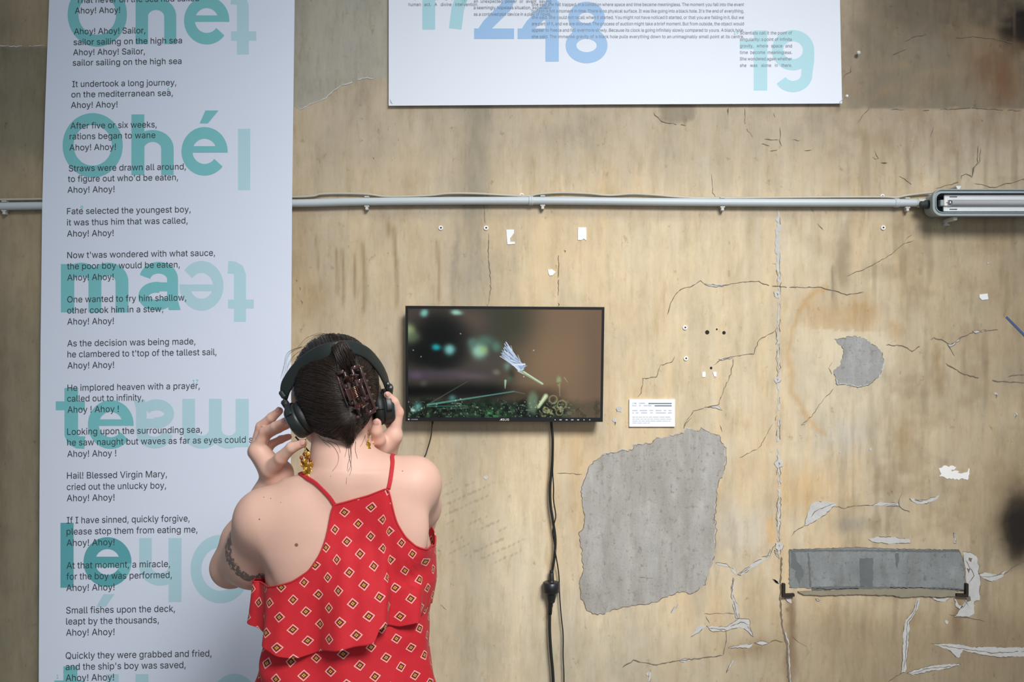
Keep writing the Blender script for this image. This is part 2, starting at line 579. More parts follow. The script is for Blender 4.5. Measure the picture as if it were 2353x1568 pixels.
# brown drips left of the screen
for cx, a, b, w in ((728, 530, 640, 3), (772, 560, 690, 3), (786, 560, 720, 4), (833, 545, 735, 5), (812, 570, 700, 3), (908, 510, 720, 4), (1005, 540, 710, 4), (896, 500, 560, 6)):
    lay(K(140, 118, 86), np.exp(-((px + 8 * np.sin(py / 60) * .5 - cx) / w) ** 2) * sstep(a, a + 20, py) * (1 - sstep(b - 30, b, py)), .75)
lay(K(150, 124, 88), gb(690, 560, 32, 130) + gb(720, 690, 40, 60), .45)
lay(K(190, 150, 96), np.exp(-((wx - 1268) / 16) ** 2) * sstep(980, 1040, wy) * (1 - sstep(1290, 1400, wy)), .42)
lay(K(180, 146, 98), np.exp(-((wx - 1330) / 22) ** 2) * sstep(940, 980, wy) * (1 - sstep(1080, 1300, wy)), .4)
lay(K(203, 192, 166), gb(1200, 1250, 90, 260) + gb(1390, 1500, 110, 100), .45)
lay(K(200, 182, 148), gb(1600, 800, 300, 160) + gb(1500, 600, 300, 110), .4)
# greyish ground at the foot of the wall, warmer on the left of it
lay(K(168, 158, 136), sstep(1380, 1560, wy) * sstep(1150, 1300, wx), .5)
lay(K(150, 132, 102), sstep(1330, 1450, wy) * sstep(1640, 1800, wx), .55)
lay(K(142, 120, 88), gb(1722, 1490, 60, 22), .7)
lay(K(180, 178, 170), gb(1720, 1220, 60, 60) + gb(1950, 1000, 60, 40), .5)
# right hand third: browner upwards
lay(K(160, 144, 116), sstep(1850, 2200, wx) * sstep(420, 520, wy), .6)
lay(K(146, 128, 100), sstep(2150, 2353, wx) * sstep(850, 1150, wy), .5)
lay(K(150, 134, 112), sstep(1800, 2020, wx) * (1 - sstep(260, 480, wy)), .75)
lay(K(112, 103, 86), sstep(1880, 2030, wx + 60 * (fbm(px / 80, py / 80, 44) - .5)) * (1 - sstep(246, 252, py + 10 * (fbm(px / 30, py * 0, 45) - .5))), .85)
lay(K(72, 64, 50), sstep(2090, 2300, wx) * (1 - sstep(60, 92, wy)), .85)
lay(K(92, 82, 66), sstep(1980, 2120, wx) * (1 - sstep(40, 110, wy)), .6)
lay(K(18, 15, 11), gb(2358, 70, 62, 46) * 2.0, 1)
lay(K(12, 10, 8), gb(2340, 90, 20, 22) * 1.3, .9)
lay(K(112, 78, 48), gb(2270, 140, 60, 60) + gb(2310, 200, 40, 60), .6)
lay(K(128, 118, 100), soft(1510, 1596, 236, 276, 6), .7)
lay(K(100, 92, 80), soft(1930, 2050, 150, 240, 30), .3)
lay(K(124, 106, 80), np.exp(-((wx - 1940) / 14) ** 2) * sstep(500, 560, wy) * (1 - sstep(640, 690, wy)), .6)
lay(K(126, 116, 92), np.exp(-((px - 1914) / 3) ** 2) * sstep(600, 620, py) * (1 - sstep(680, 700, py)), .8)
lay(K(130, 118, 96), np.exp(-((px - 2330 + (py - 560) * -.05) / 8) ** 2) * sstep(540, 560, py) * (1 - sstep(860, 900, py)), .45)
for cx in (2085, 2140, 2235, 2290):
    lay(K(120, 108, 88), np.exp(-((px - cx) / 5) ** 2) * sstep(260, 300, py) * (1 - sstep(380, 420, py)), .35)
lay(K(136, 118, 92), sstep(1800, 2000, wx) * sstep(1370, 1480, wy), .6)
lay(K(116, 100, 78), sstep(2100, 2353, wx) * sstep(1380, 1560, wy), .55)
lay(K(146, 130, 106), sstep(2150, 2330, wx) * sstep(430, 560, wy) * (1 - sstep(860, 980, wy)), .6)
lay(K(140, 120, 92), sstep(.50, .78, fbm(px / 70, py / 50, 84)) * sstep(1800, 2000, wx), .45)
lay(K(120, 104, 80), sstep(.56, .78, fbm(px / 16, py / 150, 85)) * sstep(1750, 2050, wx), .40)
lay(K(202, 182, 144), sstep(.54, .78, fbm(px / 24, py / 200, 86)) * soft(1180, 1800, 520, 1400, 60), .35)
# soot blot at the right edge
lay(K(32, 25, 18), gb(2350, 1210, 44, 66) * 2.2, .96)
lay(K(30, 22, 16), gb(2338, 1265, 14, 26) * 1.2, .9)
lay(K(110, 92, 68), gb(2320, 1190, 80, 110), .4)
lay(K(28, 22, 16), gb(2345, 1215, 34, 58) * 1.6, .9)
# stain ring around the small bare patch
rr = np.hypot((wx - 1945) / 132, (wy - 830) / 180)
lay(K(172, 134, 82), np.exp(-((rr - 1) / .04) ** 2) * (wx < 1900), .55)
lay(K(170, 136, 88), soft(1850, 1990, 690, 760, 30), .5)
lay(K(160, 128, 84), gb(1996, 715, 24, 34) + gb(2060, 760, 20, 24), .6)
lay(K(206, 196, 172), np.exp(-(rr / .85) ** 4) * (wy > 760), .45)
lay(K(138, 116, 82), gb(2157, 880, 16, 38) + gb(2152, 820, 9, 30), .7)
lay(K(152, 130, 96), gb(2075, 1000, 20, 50) + gb(2062, 1030, 14, 40), .55)
lay(K(120, 116, 108), gb(1960, 1205, 45, 18), .6)
# drips beneath the two iron corners
lay(K(104, 78, 54), np.exp(-((wx - 1816) / 13) ** 2) * sstep(1365, 1385, py), .75)
lay(K(112, 84, 58), np.exp(-((wx - 2196) / 12) ** 2) * sstep(1365, 1385, py) * (1 - sstep(1440, 1520, py)), .6)
lay(K(196, 152, 92), np.exp(-((wx - 1770) / 9) ** 2) * sstep(1180, 1200, py) * (1 - sstep(1240, 1260, py)), .6)
lay(K(192, 156, 102), gb(1850, 1130, 70, 60), .55)
# faint scratches low on the left
scr = (np.abs(((px * .45 + py) % 23) - 11) < 1.6) * soft(1020, 1200, 1110, 1290, 12) * (fbm(px / 30, py / 30, 61) > .5)
lay(K(126, 116, 96), scr, .5)
C *= np.array((.985, .995, 1.02))
lay(K(150, 138, 116), sstep(1420, 1580, wy) * sstep(1100, 1300, wx), .35)
relief = (fbm(px / 90, py / 120, 81) - .5) * .004 + (fbm(px / 20, py / 26, 82) - .5) * .0012
nX, nZ = px.shape
V = np.stack([XX, np.minimum(relief, .0) * 0 + relief * .25, ZZ], -1).reshape(-1, 3)
V[:, 1] = np.maximum(V[:, 1], -.0004)
ii = np.arange(nX * nZ).reshape(nX, nZ)
Fw = np.stack([ii[:-1, :-1], ii[1:, :-1], ii[1:, 1:], ii[:-1, 1:]], -1).reshape(-1, 4)
nb = len(V)
cor = [ii[0, 0], ii[-1, 0], ii[-1, -1], ii[0, -1]]
back = [(WX0, .25, 0), (WX1, .25, 0), (WX1, .25, WZ1), (WX0, .25, WZ1)]
rim = [list(ii[:, 0]), list(ii[-1, :]), list(ii[::-1, -1]), list(ii[0, ::-1])]
extra = [(nb + 3, nb + 2, nb + 1, nb)]
for k in range(4):
    extra.append(tuple(int(q) for q in rim[k][::-1]) + (nb + k, nb + (k + 1) % 4))
V = np.vstack([V, back])
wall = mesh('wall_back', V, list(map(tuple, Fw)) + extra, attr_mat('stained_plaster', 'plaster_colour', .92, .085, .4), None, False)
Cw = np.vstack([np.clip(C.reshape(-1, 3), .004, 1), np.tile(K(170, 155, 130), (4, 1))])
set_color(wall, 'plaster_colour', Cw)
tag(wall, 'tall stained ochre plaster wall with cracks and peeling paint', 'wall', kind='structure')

fl = mesh('floor', *box(((WX0 + WX1) / 2, -2.5, -.05), (WX1 - WX0, 5.5, .1)), M['floor'])
tag(fl, 'bare concrete floor of the hall', 'floor', kind='structure')


def XZ(pts, Y=0.0):
    return [(P(x, y, Y)[0], P(x, y, Y)[2]) for x, y in pts]


def crop(pts, x0, y0, s):
    return [(x0 + a * s, y0 + b * s) for a, b in pts]


def rough_poly(pts, step=5.0, amp=2.0, seed=0):
    r = np.random.RandomState(seed)
    out = []
    n = len(pts)
    for i in range(n):
        a, b = np.array(pts[i], float), np.array(pts[(i + 1) % n], float)
        d = np.linalg.norm(b - a)
        k = max(1, int(d / step))
        nrm = np.array((-(b - a)[1], (b - a)[0])) / (d + 1e-9)
        for j in range(k):
            out.append(tuple(a + (b - a) * j / k + nrm * (r.rand() - .5) * 2 * amp * (.3 if j == 0 else 1)))
    return out


def ribbon_px(mb, pts, w, Y=-.0011, amp=1.3, seed=0, closed=False, gap=0.0):
    r = np.random.RandomState(seed)
    q = []
    m = len(pts) if closed else len(pts) - 1
    for i in range(m):
        a, b = np.array(pts[i], float), np.array(pts[(i + 1) % len(pts)], float)
        k = max(1, int(np.linalg.norm(b - a) / 6))
        for j in range(k): q.append(a + (b - a) * j / k + (r.rand(2) - .5) * 2 * amp)
    q.append(np.array(pts[0] if closed else pts[-1], float))
    q = np.array(q)
    T = np.gradient(q, axis=0); T /= np.linalg.norm(T, axis=1)[:, None] + 1e-9
    Nn = np.stack([-T[:, 1], T[:, 0]], 1)
    ww = w * .8 * (.35 + 1.1 * r.rand(len(q)))
    if not closed:
        ww[0] *= .2; ww[-1] *= .2
    Vv, Ff = [], []
    for i in range(len(q)):
        for s in (-.5, .5):
            a = q[i] + Nn[i] * ww[i] * s
            Vv.append(P(a[0], a[1], Y))
    for i in range(len(q) - 1):
        if gap and vnoise(i * .31, seed * 1.7) < gap * .9 + .05: continue
        Ff.append((2 * i, 2 * i + 2, 2 * i + 3, 2 * i + 1))
    if Ff: mb.add(Vv, Ff)


cracks = MB(); pale = MB(); peel = MB()
ribbon_px(pale, [(x, 245 - 65 * float(sstep(690, 830, x)) + 18 * (float(fbm(x / 22, 0, 31, 3)) - .5)) for x in range(677, 893, 12)], 3.0, -.0010, 1.0, 71, False, .25)
ribbon_px(pale, [(-60, 106), (0, 106), (50, 107), (104, 105)], 2.6, -.0010, 1.6, 72, False, .3)
# large bare patch
big = crop([(140, 440), (170, 360), (190, 290), (230, 255), (290, 215), (375, 200), (445, 195), (455, 165), (565, 150), (580, 128), (660, 115), (750, 95), (770, 68), (845, 80), (855, 62), (900, 85), (960, 105), (975, 150), (1003, 180), (1005, 250), (990, 330), (960, 375), (945, 440), (945, 520), (935, 590), (945, 680), (930, 780), (935, 820), (910, 890), (885, 960), (880, 990), (790, 1045), (740, 1030), (640, 1065), (590, 1095), (450, 1115), (340, 1135), (270, 1165), (210, 1165), (170, 1130), (140, 1060), (130, 980), (155, 910), (150, 830), (140, 740), (130, 680), (150, 665), (165, 590), (150, 520), (145, 450)], 1280, 960, .3878)
pb = rough_poly(big, 5, 2.2, 1)
o = mesh('bare_plaster_patch', *prism(XZ(pb), -.0009, .002), M['patch'], wall)
o['label'] = 'large grey patch where the paint has fallen away'
ribbon_px(cracks, pb, 1.7, -.0012, .4, 2, True, .25)  # dark outline painted in place of the recess rim's shadow
ribbon_px(pale, [(x - 2, y - 2.5) for x, y in pb[:len(pb) // 2]], 2.2, -.0010, .5, 3, False, .4)  # pale strip painted as the highlight along the rim
small = crop([(1275, 540), (1330, 535), (1400, 525), (1460, 545), (1510, 580), (1550, 620), (1555, 680), (1540, 740), (1500, 780), (1470, 805), (1400, 815), (1340, 800), (1295, 805), (1280, 750), (1270, 725), (1310, 690), (1325, 640), (1330, 600), (1300, 570)], 1400, 560, .405)
ps = rough_poly(small, 4, 2.0, 4)
o = mesh('bare_plaster_patch', *prism(XZ(ps), -.0009, .002), M['patch_dark'], wall)
o['label'] = 'small round grey patch where the paint has fallen away'
ribbon_px(cracks, ps, 1.5, -.0012, .5, 5, True, .4)  # painted rim shade of the small patch
ribbon_px(pale, [(x + 2, y - 1.5) for x, y in ps[len(ps) // 4: len(ps) * 3 // 4]], 3, -.0010, .8, 6, False, .45)  # painted rim highlight of the small patch
# cement filled niche
c5 = (1750, 1050, .3304)
nic = rough_poly(crop([(195, 645), (450, 638), (650, 630), (900, 640), (1370, 648), (1395, 700), (1415, 800), (1420, 930), (1340, 925), (1080, 912), (600, 915), (480, 925), (340, 915), (195, 910)], *c5), 5, 1.3, 7)
cem = mesh('cement_panel', *prism(XZ(nic), -.0012, .002), M['cement'], wall)
cem['label'] = 'long blue grey cement filled rectangle'
dk = MB()
for pl in ([(680, 705), (775, 705), (772, 900), (685, 902)], [(205, 665), (230, 670), (240, 720), (265, 750), (290, 790), (292, 830), (268, 862), (262, 890), (245, 850), (230, 830), (240, 790), (205, 770)],
           [(930, 670), (955, 670), (952, 730), (940, 770), (930, 740)], [(320, 668), (330, 670), (345, 905), (334, 908)], [(195, 645), (1370, 648), (1372, 662), (900, 662), (640, 656), (200, 662)], [(345, 905), (600, 900), (1340, 910), (1420, 928), (1400, 935), (600, 922), (350, 928)]):  # the last two outlines darken the panel's top and bottom edges
    dk.add(*prism(XZ(rough_poly(crop(pl, *c5), 4, 1.2, len(dk.V) + 20)), -.0016, .001))
dk.build('dark_stain_and_edges', M['cement_dark'], cem)
mesh('mortar_ledge', *prism(XZ(rough_poly(crop([(250, 935), (480, 930), (600, 920), (1080, 915), (1340, 930), (1340, 965), (1240, 975), (1100, 965), (980, 975), (900, 960), (640, 955), (430, 962), (290, 958)], *c5), 5, 1, 9)), -.006, .001), M['ledge'], cem)
ribbon_px(cracks, nic, 1.5, -.0016, .8, 8, True, .3)
# peeled areas
polys5 = [[(300, 480), (320, 390), (345, 330), (400, 310), (500, 320), (525, 335), (490, 350), (450, 400), (370, 450), (310, 480)],
          [(760, 340), (820, 318), (950, 322), (955, 345), (860, 338)],
          [(1030, 290), (1080, 300), (1150, 300), (1240, 265), (1220, 295), (1150, 325), (1080, 330), (1050, 310)],
          [(745, 575), (800, 558), (900, 558), (1030, 575), (1035, 600), (900, 605), (770, 590)],
          [(1400, 660), (1450, 665), (1490, 690), (1515, 760), (1505, 800), (1525, 850), (1515, 930), (1515, 1000), (1480, 1010), (1475, 1050), (1480, 1090), (1440, 1115), (1340, 1115), (1380, 1060), (1420, 1000), (1440, 960), (1425, 900), (1420, 800), (1405, 720)],
          [(1505, 815), (1560, 805), (1650, 820), (1700, 790), (1680, 830), (1600, 870), (1540, 845)],
          [(1180, 1300), (1240, 1305), (1370, 1305), (1450, 1325), (1825, 1325), (1825, 1390), (1650, 1395), (1500, 1370), (1400, 1345), (1370, 1400), (1300, 1345), (1240, 1320)],
          [(1085, 985), (1100, 990), (1085, 1060), (1030, 1150), (1025, 1250), (1010, 1400), (1000, 1500), (970, 1505), (980, 1400), (985, 1220), (1000, 1140), (1060, 1060)],
          [(1010, 1505), (1080, 1480), (1200, 1450), (1400, 1440), (1300, 1475), (1180, 1490), (1050, 1520)],
          [(1170, 965), (1220, 985), (1320, 975), (1270, 1010), (1210, 1000)], [(1340, 980), (1370, 1030), (1400, 1040), (1380, 1060), (1350, 1040)],
          [(1335, 530), (1350, 540), (1355, 605), (1340, 600)], [(75, 850), (125, 870), (122, 885), (100, 880)], [(90, 650), (105, 660), (125, 710), (105, 690)], [(160, 985), (205, 985), (210, 1020), (180, 1010)],
          [(375, 988), (420, 1000), (415, 1010), (385, 1003)]]
c4 = (1280, 960, .3878)
polys4 = [[(795, 1300), (830, 1240), (870, 1230), (885, 1240), (840, 1275)], [(885, 1235), (1000, 1240), (1080, 1190), (1140, 1195), (1145, 1250), (1165, 1300), (1120, 1260), (1080, 1240), (1000, 1265), (920, 1270)],
          [(1045, 950), (1030, 1020), (1042, 1120), (1060, 1190), (1080, 1190), (1070, 1120), (1043, 1050), (1050, 960)], [(1070, 930), (1150, 870), (1250, 820), (1262, 780), (1262, 825), (1160, 890), (1090, 935)],
          [(1015, 1365), (1080, 1350), (1160, 1340), (1140, 1365)], [(1170, 1335), (1215, 1325), (1255, 1335), (1215, 1350)], [(940, 860), (1000, 865), (1055, 905), (1060, 935), (1020, 885), (950, 872)],
          [(540, 1568), (545, 1510), (558, 1495), (556, 1530), (550, 1568)], [(1045, 1435), (1025, 1480), (1003, 1512), (1020, 1470)], [(720, 1440), (760, 1428), (830, 1432), (740, 1450)], [(1278, 955), (1300, 965), (1315, 985), (1295, 978)], [(675, 1157), (715, 1100), (718, 1105), (685, 1158)]]
c6 = (1400, 560, .405)
polys6 = [[(540, 228), (600, 232), (660, 232), (640, 243), (580, 243)], [(1900, 550), (1935, 572), (2000, 535), (1950, 580), (1935, 588)], [(1100, 1020), (1130, 1000), (1110, 1028), (1090, 1030)], [(620, 655), (690, 642), (700, 650), (640, 663)], [(560, 930), (620, 920), (640, 945), (610, 935)],
          [(190, 765), (220, 762), (195, 778)], [(2060, 497), (2140, 490), (2080, 510)]]
k = 0
for pls, cc in ((polys5, c5), (polys4, c4), (polys6, c6)):
    for pl in pls:
        k += 1
        q = rough_poly(crop(pl, *cc), 5, 1.3, 100 + k)
        peel.add(*prism(XZ(q), -.0009, .001))
        ribbon_px(cracks, q, 1.3, -.0013, .5, 200 + k, True, .45)
for pl, cc in (([(1090, 995), (1065, 1080), (1015, 1150), (1010, 1250), (1000, 1400), (985, 1490)], c5), ([(1250, 1312), (1360, 1330), (1450, 1345), (1600, 1365), (1825, 1355)], c5), ([(1030, 1510), (1150, 1475), (1300, 1462), (1390, 1445)], c5),
               ([(1420, 720), (1460, 790), (1480, 830), (1440, 880)], c5), ([(1450, 960), (1430, 1010), (1390, 1060)], c5), ([(1410, 1000), (1440, 1040)], c5), ([(345, 420), (370, 380), (440, 350), (510, 325)], c5), ([(1530, 830), (1600, 835), (1680, 815)], c5), ([(850, 330), (950, 338)], c5), ([(1060, 305), (1140, 310), (1220, 285)], c5),
               ([(1045, 960), (1036, 1040), (1055, 1120), (1072, 1190)], c4), ([(900, 1250), (1000, 1255), (1090, 1210), (1140, 1230)], c4), ([(1080, 930), (1160, 880), (1250, 825)], c4), ([(1100, 1195), (1150, 1270)], c4), ([(805, 1290), (850, 1240)], c4)):
    ribbon_px(cracks, crop(pl, *cc), 1.6, -.0014, 1.2, len(pl) * 7 + int(pl[0][0]), False, .3)
for pl in ([(1440, 700), (1465, 705), (1455, 735), (1440, 720)], [(1425, 775), (1450, 780), (1440, 810)], [(1420, 985), (1450, 970), (1455, 1000), (1430, 1010)]):
    peel_d = prism(XZ(rough_poly(crop(pl, *c5), 3, .8, 5)), -.0013, .001); cracks.add(*peel_d)
# vertical seam with old filler
seam = [(1790, 486), (1787, 560), (1791, 650), (1788, 760), (1790, 850), (1788, 960), (1790, 1060), (1791, 1150), (1788, 1240), (1790, 1275)]
ribbon_px(pale, seam[:3], 11, -.0010, 2.4, 11, False, .06)
ribbon_px(pale, seam[2:6], 5, -.0010, 1.8, 12, False, .22)
ribbon_px(pale, seam[5:], 7, -.0010, 2.0, 13, False, .15)
ribbon_px(cracks, [(x + 3, y) for x, y in seam], 1.5, -.0012, 2.2, 14, False, .45)
ribbon_px(cracks, [(x - 4, y) for x, y in seam], 1.2, -.0012, 2.2, 15, False, .6)
for (x, y, s) in ((1786, 677, 9), (1786, 873, 8), (1790, 1066, 9), (1790, 1255, 10)):
    a = [(x + s * math.cos(t) * (.7 + .5 * random.random()), y + s * math.sin(t) * (.7 + .5 * random.random())) for t in np.linspace(0, 6.28, 11)[:-1]]
    a = rough_poly(a, 2.5, 1.6, int(x + y))
    peel.add(*prism(XZ(a), -.0014, .001))
    ribbon_px(cracks, a, 1.2, -.0017, .5, int(x + y), True, .5)
    ribbon_px(cracks, [(x - 1, y - 3), (x + 2, y), (x, y + 3)], 3, -.0018, .6, int(y))
ribbon_px(cracks, [(1796, 1280), (1793, 1370), (1797, 1440), (1808, 1480), (1812, 1568), (1814, 1700)], 4.5, -.0012, 1.2, 16)
ribbon_px(pale, [(1800, 1440), (1812, 1480), (1816, 1568), (1818, 1640)], 3, -.0011, 1.2, 17, False, .3)


def cr(pts, cc=None, w=2.0, seed=None, gap=.05):
    ribbon_px(cracks, crop(pts, *cc) if cc else pts, w, -.0012, 1.3, seed or random.randint(1, 9999), False, gap)


cr([(330, 400), (350, 340), (380, 280), (405, 260), (460, 245), (515, 210), (540, 230), (640, 240), (740, 218), (845, 215), (905, 240), (960, 243), (1100, 250), (1185, 245), (1280, 270), (1350, 292), (1440, 275)], c6, 1.9)
cr([(1345, 185), (1480, 130), (1600, 60), (1670, 0), (1730, -20)], c6, 1.3)
cr([(955, 485), (900, 520), (850, 545), (820, 625), (740, 635), (640, 655), (590, 690)], c6, 1.6)
cr([(705, 650), (690, 740), (625, 890), (620, 915), (530, 935), (480, 950), (430, 1020), (425, 1055)], c6, 1.6)
cr([(370, 640), (355, 670), (290, 690), (270, 755), (195, 765), (180, 850), (155, 875)], c6, 1.6)
cr([(1570, 575), (1660, 580), (1720, 610), (1790, 560), (1840, 535), (1900, 550), (1935, 575), (2000, 530), (2080, 500), (2210, 490)], c6, 1.9)
cr([(1910, 680), (2000, 735), (2110, 770), (2230, 785), (2353, 790), (2450, 800)], c6, 2.6)
cr([(2260, 755), (2310, 745), (2400, 742)], c6, 2)
cr([(1275, 825), (1210, 890), (1150, 980), (1100, 1020)], c6, 1.3)
cr([(930, 1020), (850, 1160), (740, 1215)], c6, 1.3)
cr([(1925, 580), (1945, 610), (1960, 640)], c6, 2)
cr([(630, 1030), (640, 1070)], c6, 1.3)
cf = (2000, 380, .15)
cr([(1000, 350), (1075, 345), (1140, 310), (1250, 290), (1380, 250)], cf, 2)
cr([(1390, 220), (1400, 160), (1460, 140), (1530, 160), (1560, 185), (1580, 50), (1620, 0), (1640, -60), (1650, -300)], cf, 1.7)
cr([(1600, 275), (1700, 290), (1880, 345), (2040, 290), (2200, 265), (2353, 205), (2600, 150)], cf, 2)
cr([(390, 180), (450, 170), (560, 230), (740, 380)], cf, 1.4)
cr([(1120, 980), (1200, 930), (1300, 880)], cf, 1.3)
cr([(500, 1200), (550, 1130), (650, 1060)], cf, 1.2)
c8 = (1900, 0, .2807)
for pl, w in (([(640, 340), (700, 305), (820, 280)], 2), ([(540, 450), (600, 425), (650, 400)], 3), ([(250, 1010), (290, 950), (350, 880)], 1.6), ([(845, 1120), (880, 1035)], 1.5), ([(1265, 1215), (1250, 1320), (1200, 1380), (1190, 1450)], 1.5),
              ([(130, 650), (150, 610), (195, 590), (200, 540)], 2), ([(1050, 310), (1200, 300), (1350, 315), (1530, 350)], 1.6), ([(370, 1285), (400, 1300), (425, 1295)], 1.8), ([(450, 1335), (495, 1335)], 1.8), ([(675, 1150), (710, 1158)], 1.6)):
    cr(pl, c8, w)
cg = (1400, 0, .405)
for pl, w in (([(885, 790), (965, 793)], 1.8), ([(910, 860), (970, 850)], 1.4), ([(970, 720), (968, 800), (980, 830)], 1.4), ([(860, 815), (920, 830)], 1.3), ([(1110, 857), (1150, 850)], 2), ([(815, 950), (840, 955)], 2.4), ([(1040, 793), (1085, 797)], 1.5), ([(672, 610), (673, 655)], 3.4), ([(935, 645), (940, 665)], 3), ([(580, 985), (585, 1090), (612, 1130)], 1.1),
              ([(1140, 1180), (1190, 1240)], 1.4), ([(1180, 1270), (1215, 1305)], 1.4), ([(1380, 1185), (1400, 1195)], 5), ([(770, 615), (770, 720), (815, 780)], 1.1), ([(250, 640), (300, 690), (440, 715)], 1.4), ([(1500, 850), (1530, 905)], 1.3), ([(1540, 925), (1580, 925)], 1.8), ([(1600, 620), (1800, 625), (2060, 612), (2340, 630)], 1.3), ([(925, 265 + 1235), (980, 265 + 1230)], 1.4)):
    cr(pl, cg, w, gap=.25)
c7 = (640, 400, .3655)
cr([(1325, 370), (1318, 480), (1330, 620), (1335, 720), (1318, 825)], c7, 1.7)
cr([(1320, 0), (1312, 60), (1315, 130), (1290, 200), (1300, 310)], c7, 1.3, gap=.4)
ribbon_px(cracks, crop([(1762, 200), (1763, 350), (1760, 480), (1762, 600), (1757, 830)], *c7), 1.8, -.0012, 1.0, 31, False, .45)
cr([(390, 1480), (450, 1440), (590, 1465), (720, 1440), (830, 1430), (980, 1410)], c4, 2.4)
cr([(1000, 1270), (1005, 1330), (985, 1410)], c4, 1.6)
cr([(870, 1165), (1000, 1160), (1060, 1165)], c4, 1.1)
cr([(880, 1175), (905, 1220)], c4, 1.3)
cr([(1255, 1335), (1290, 1322), (1340, 1330)], c4, 1.8)
cr([(480, 945), (600, 955), (680, 985)], c4, 1.2, gap=.6)
cr([(750, 65), (760, 35), (800, 0)], c4, 1.2)
cr([(0, 330), (60, 332), (150, 334)], c4, 1.2)
cr([(205, 555), (245, 510), (300, 480)], c5, 1.6)
cr([(500, 345), (580, 358), (660, 340), (760, 340)], c5, 1.6)
cr([(975, 255), (955, 300), (955, 345), (1000, 375), (1035, 385)], c5, 1.4)
cr([(1680, 825), (1760, 760), (1825, 725), (1900, 700)], c5, 1.7)
cr([(985, 1500), (930, 1530), (880, 1570)], c5, 1.6)
cr([(1300, 1100), (1400, 1115), (1490, 1130), (1560, 1145)], c5, 1.3)
cr([(205, 1245), (260, 1290), (320, 1325)], c5, 1.2)
cr([(0, 700), (60, 690), (80, 630), (140, 570)], c5, 1.4)
cr([(640, 1520), (650, 1465), (700, 1440)], (1400, 900, .2), 1.2)
cr([(1010, 1390), (1026, 1402)], None, 1.4)
for x, y, l in ((680, 642, 8), (688, 660, 8), (692, 690, 10), (1118, 700, 8), (1282, 697, 7), (2288, 906, 10), (2332, 950, 12), (857, 362, 4), (1297, 575, 6), (2255, 275, 4), (1415, 940, 9), (1412, 968, 10)):
    ribbon_px(cracks, [(x, y), (x + 3, y + l * .5), (x + 1, y + l)], 2.6, -.0012, 1, int(x), False)
for x, y, s in ((1423, 941, 8), (1413, 966, 6), (1407, 1040, 3), (2288, 905, 4), (2334, 952, 5), (1840, 1000, 2), (1876, 1000, 2), (2000, 1033, 3), (1117, 1097, 6), (1490, 1550, 5), (2175, 1430, 5), (1930, 1040, 2), (2270, 605, 2)):
    a = [(x + s * math.cos(t) * (.6 + .6 * random.random()), y + s * math.sin(t) * (.6 + .6 * random.random())) for t in np.linspace(0, 6.28, 9)[:-1]]
    pale.add(*prism(XZ(a), -.0012, .001))
ribbon_px(cracks, [(1913, 832), (1905, 845), (1912, 860), (1922, 858), (1925, 845), (1916, 838)], 1.2, -.0012, 1, 77, False, .3)
o = cracks.build('cracks_and_rim_shade', M['crack'], wall); o['kind'] = 'stuff'  # cracks, plus the painted rim shade of the bare patches
o = pale.build('filler_and_rim_highlights', M['peel'], wall); o['kind'] = 'stuff'  # filler and chips, plus the painted rim highlights of the bare patches
o = peel.build('peeling_paint', M['peel'], wall); o['kind'] = 'stuff'
sm = crop([(1230, 80), (1252, 78), (1270, 60), (1300, 70), (1330, 62), (1352, 74), (1338, 90), (1318, 92), (1322, 104), (1350, 96), (1372, 100), (1362, 112), (1385, 118), (1410, 112), (1428, 108), (1436, 85), (1445, 80), (1445, 120), (1438, 150), (1430, 162), (1395, 150), (1370, 162), (1330, 150), (1290, 154), (1270, 142), (1235, 138), (1250, 120), (1238, 104)], *c5)
mesh('white_paint_smear', *prism(XZ(rough_poly(sm, 4, 1.8, 51)), -.0011, .001), M['whitewash'], wall)
mesh('blue_paint_line', *prism(XZ([(2310, 730), (2314, 727), (2400, 814), (2396, 818)]), -.0011, .001), M['bluepaint'], wall)

# ------------------------------------------------------------------ lettering
FONT = None
try:
    fp = os.path.join(bpy.utils.system_resource('DATAFILES'), 'fonts', 'Inter.woff2')   # the typeface that comes with Blender
    if os.path.exists(fp): FONT = bpy.data.fonts.load(fp)
except Exception:
    FONT = None
_gc = {}


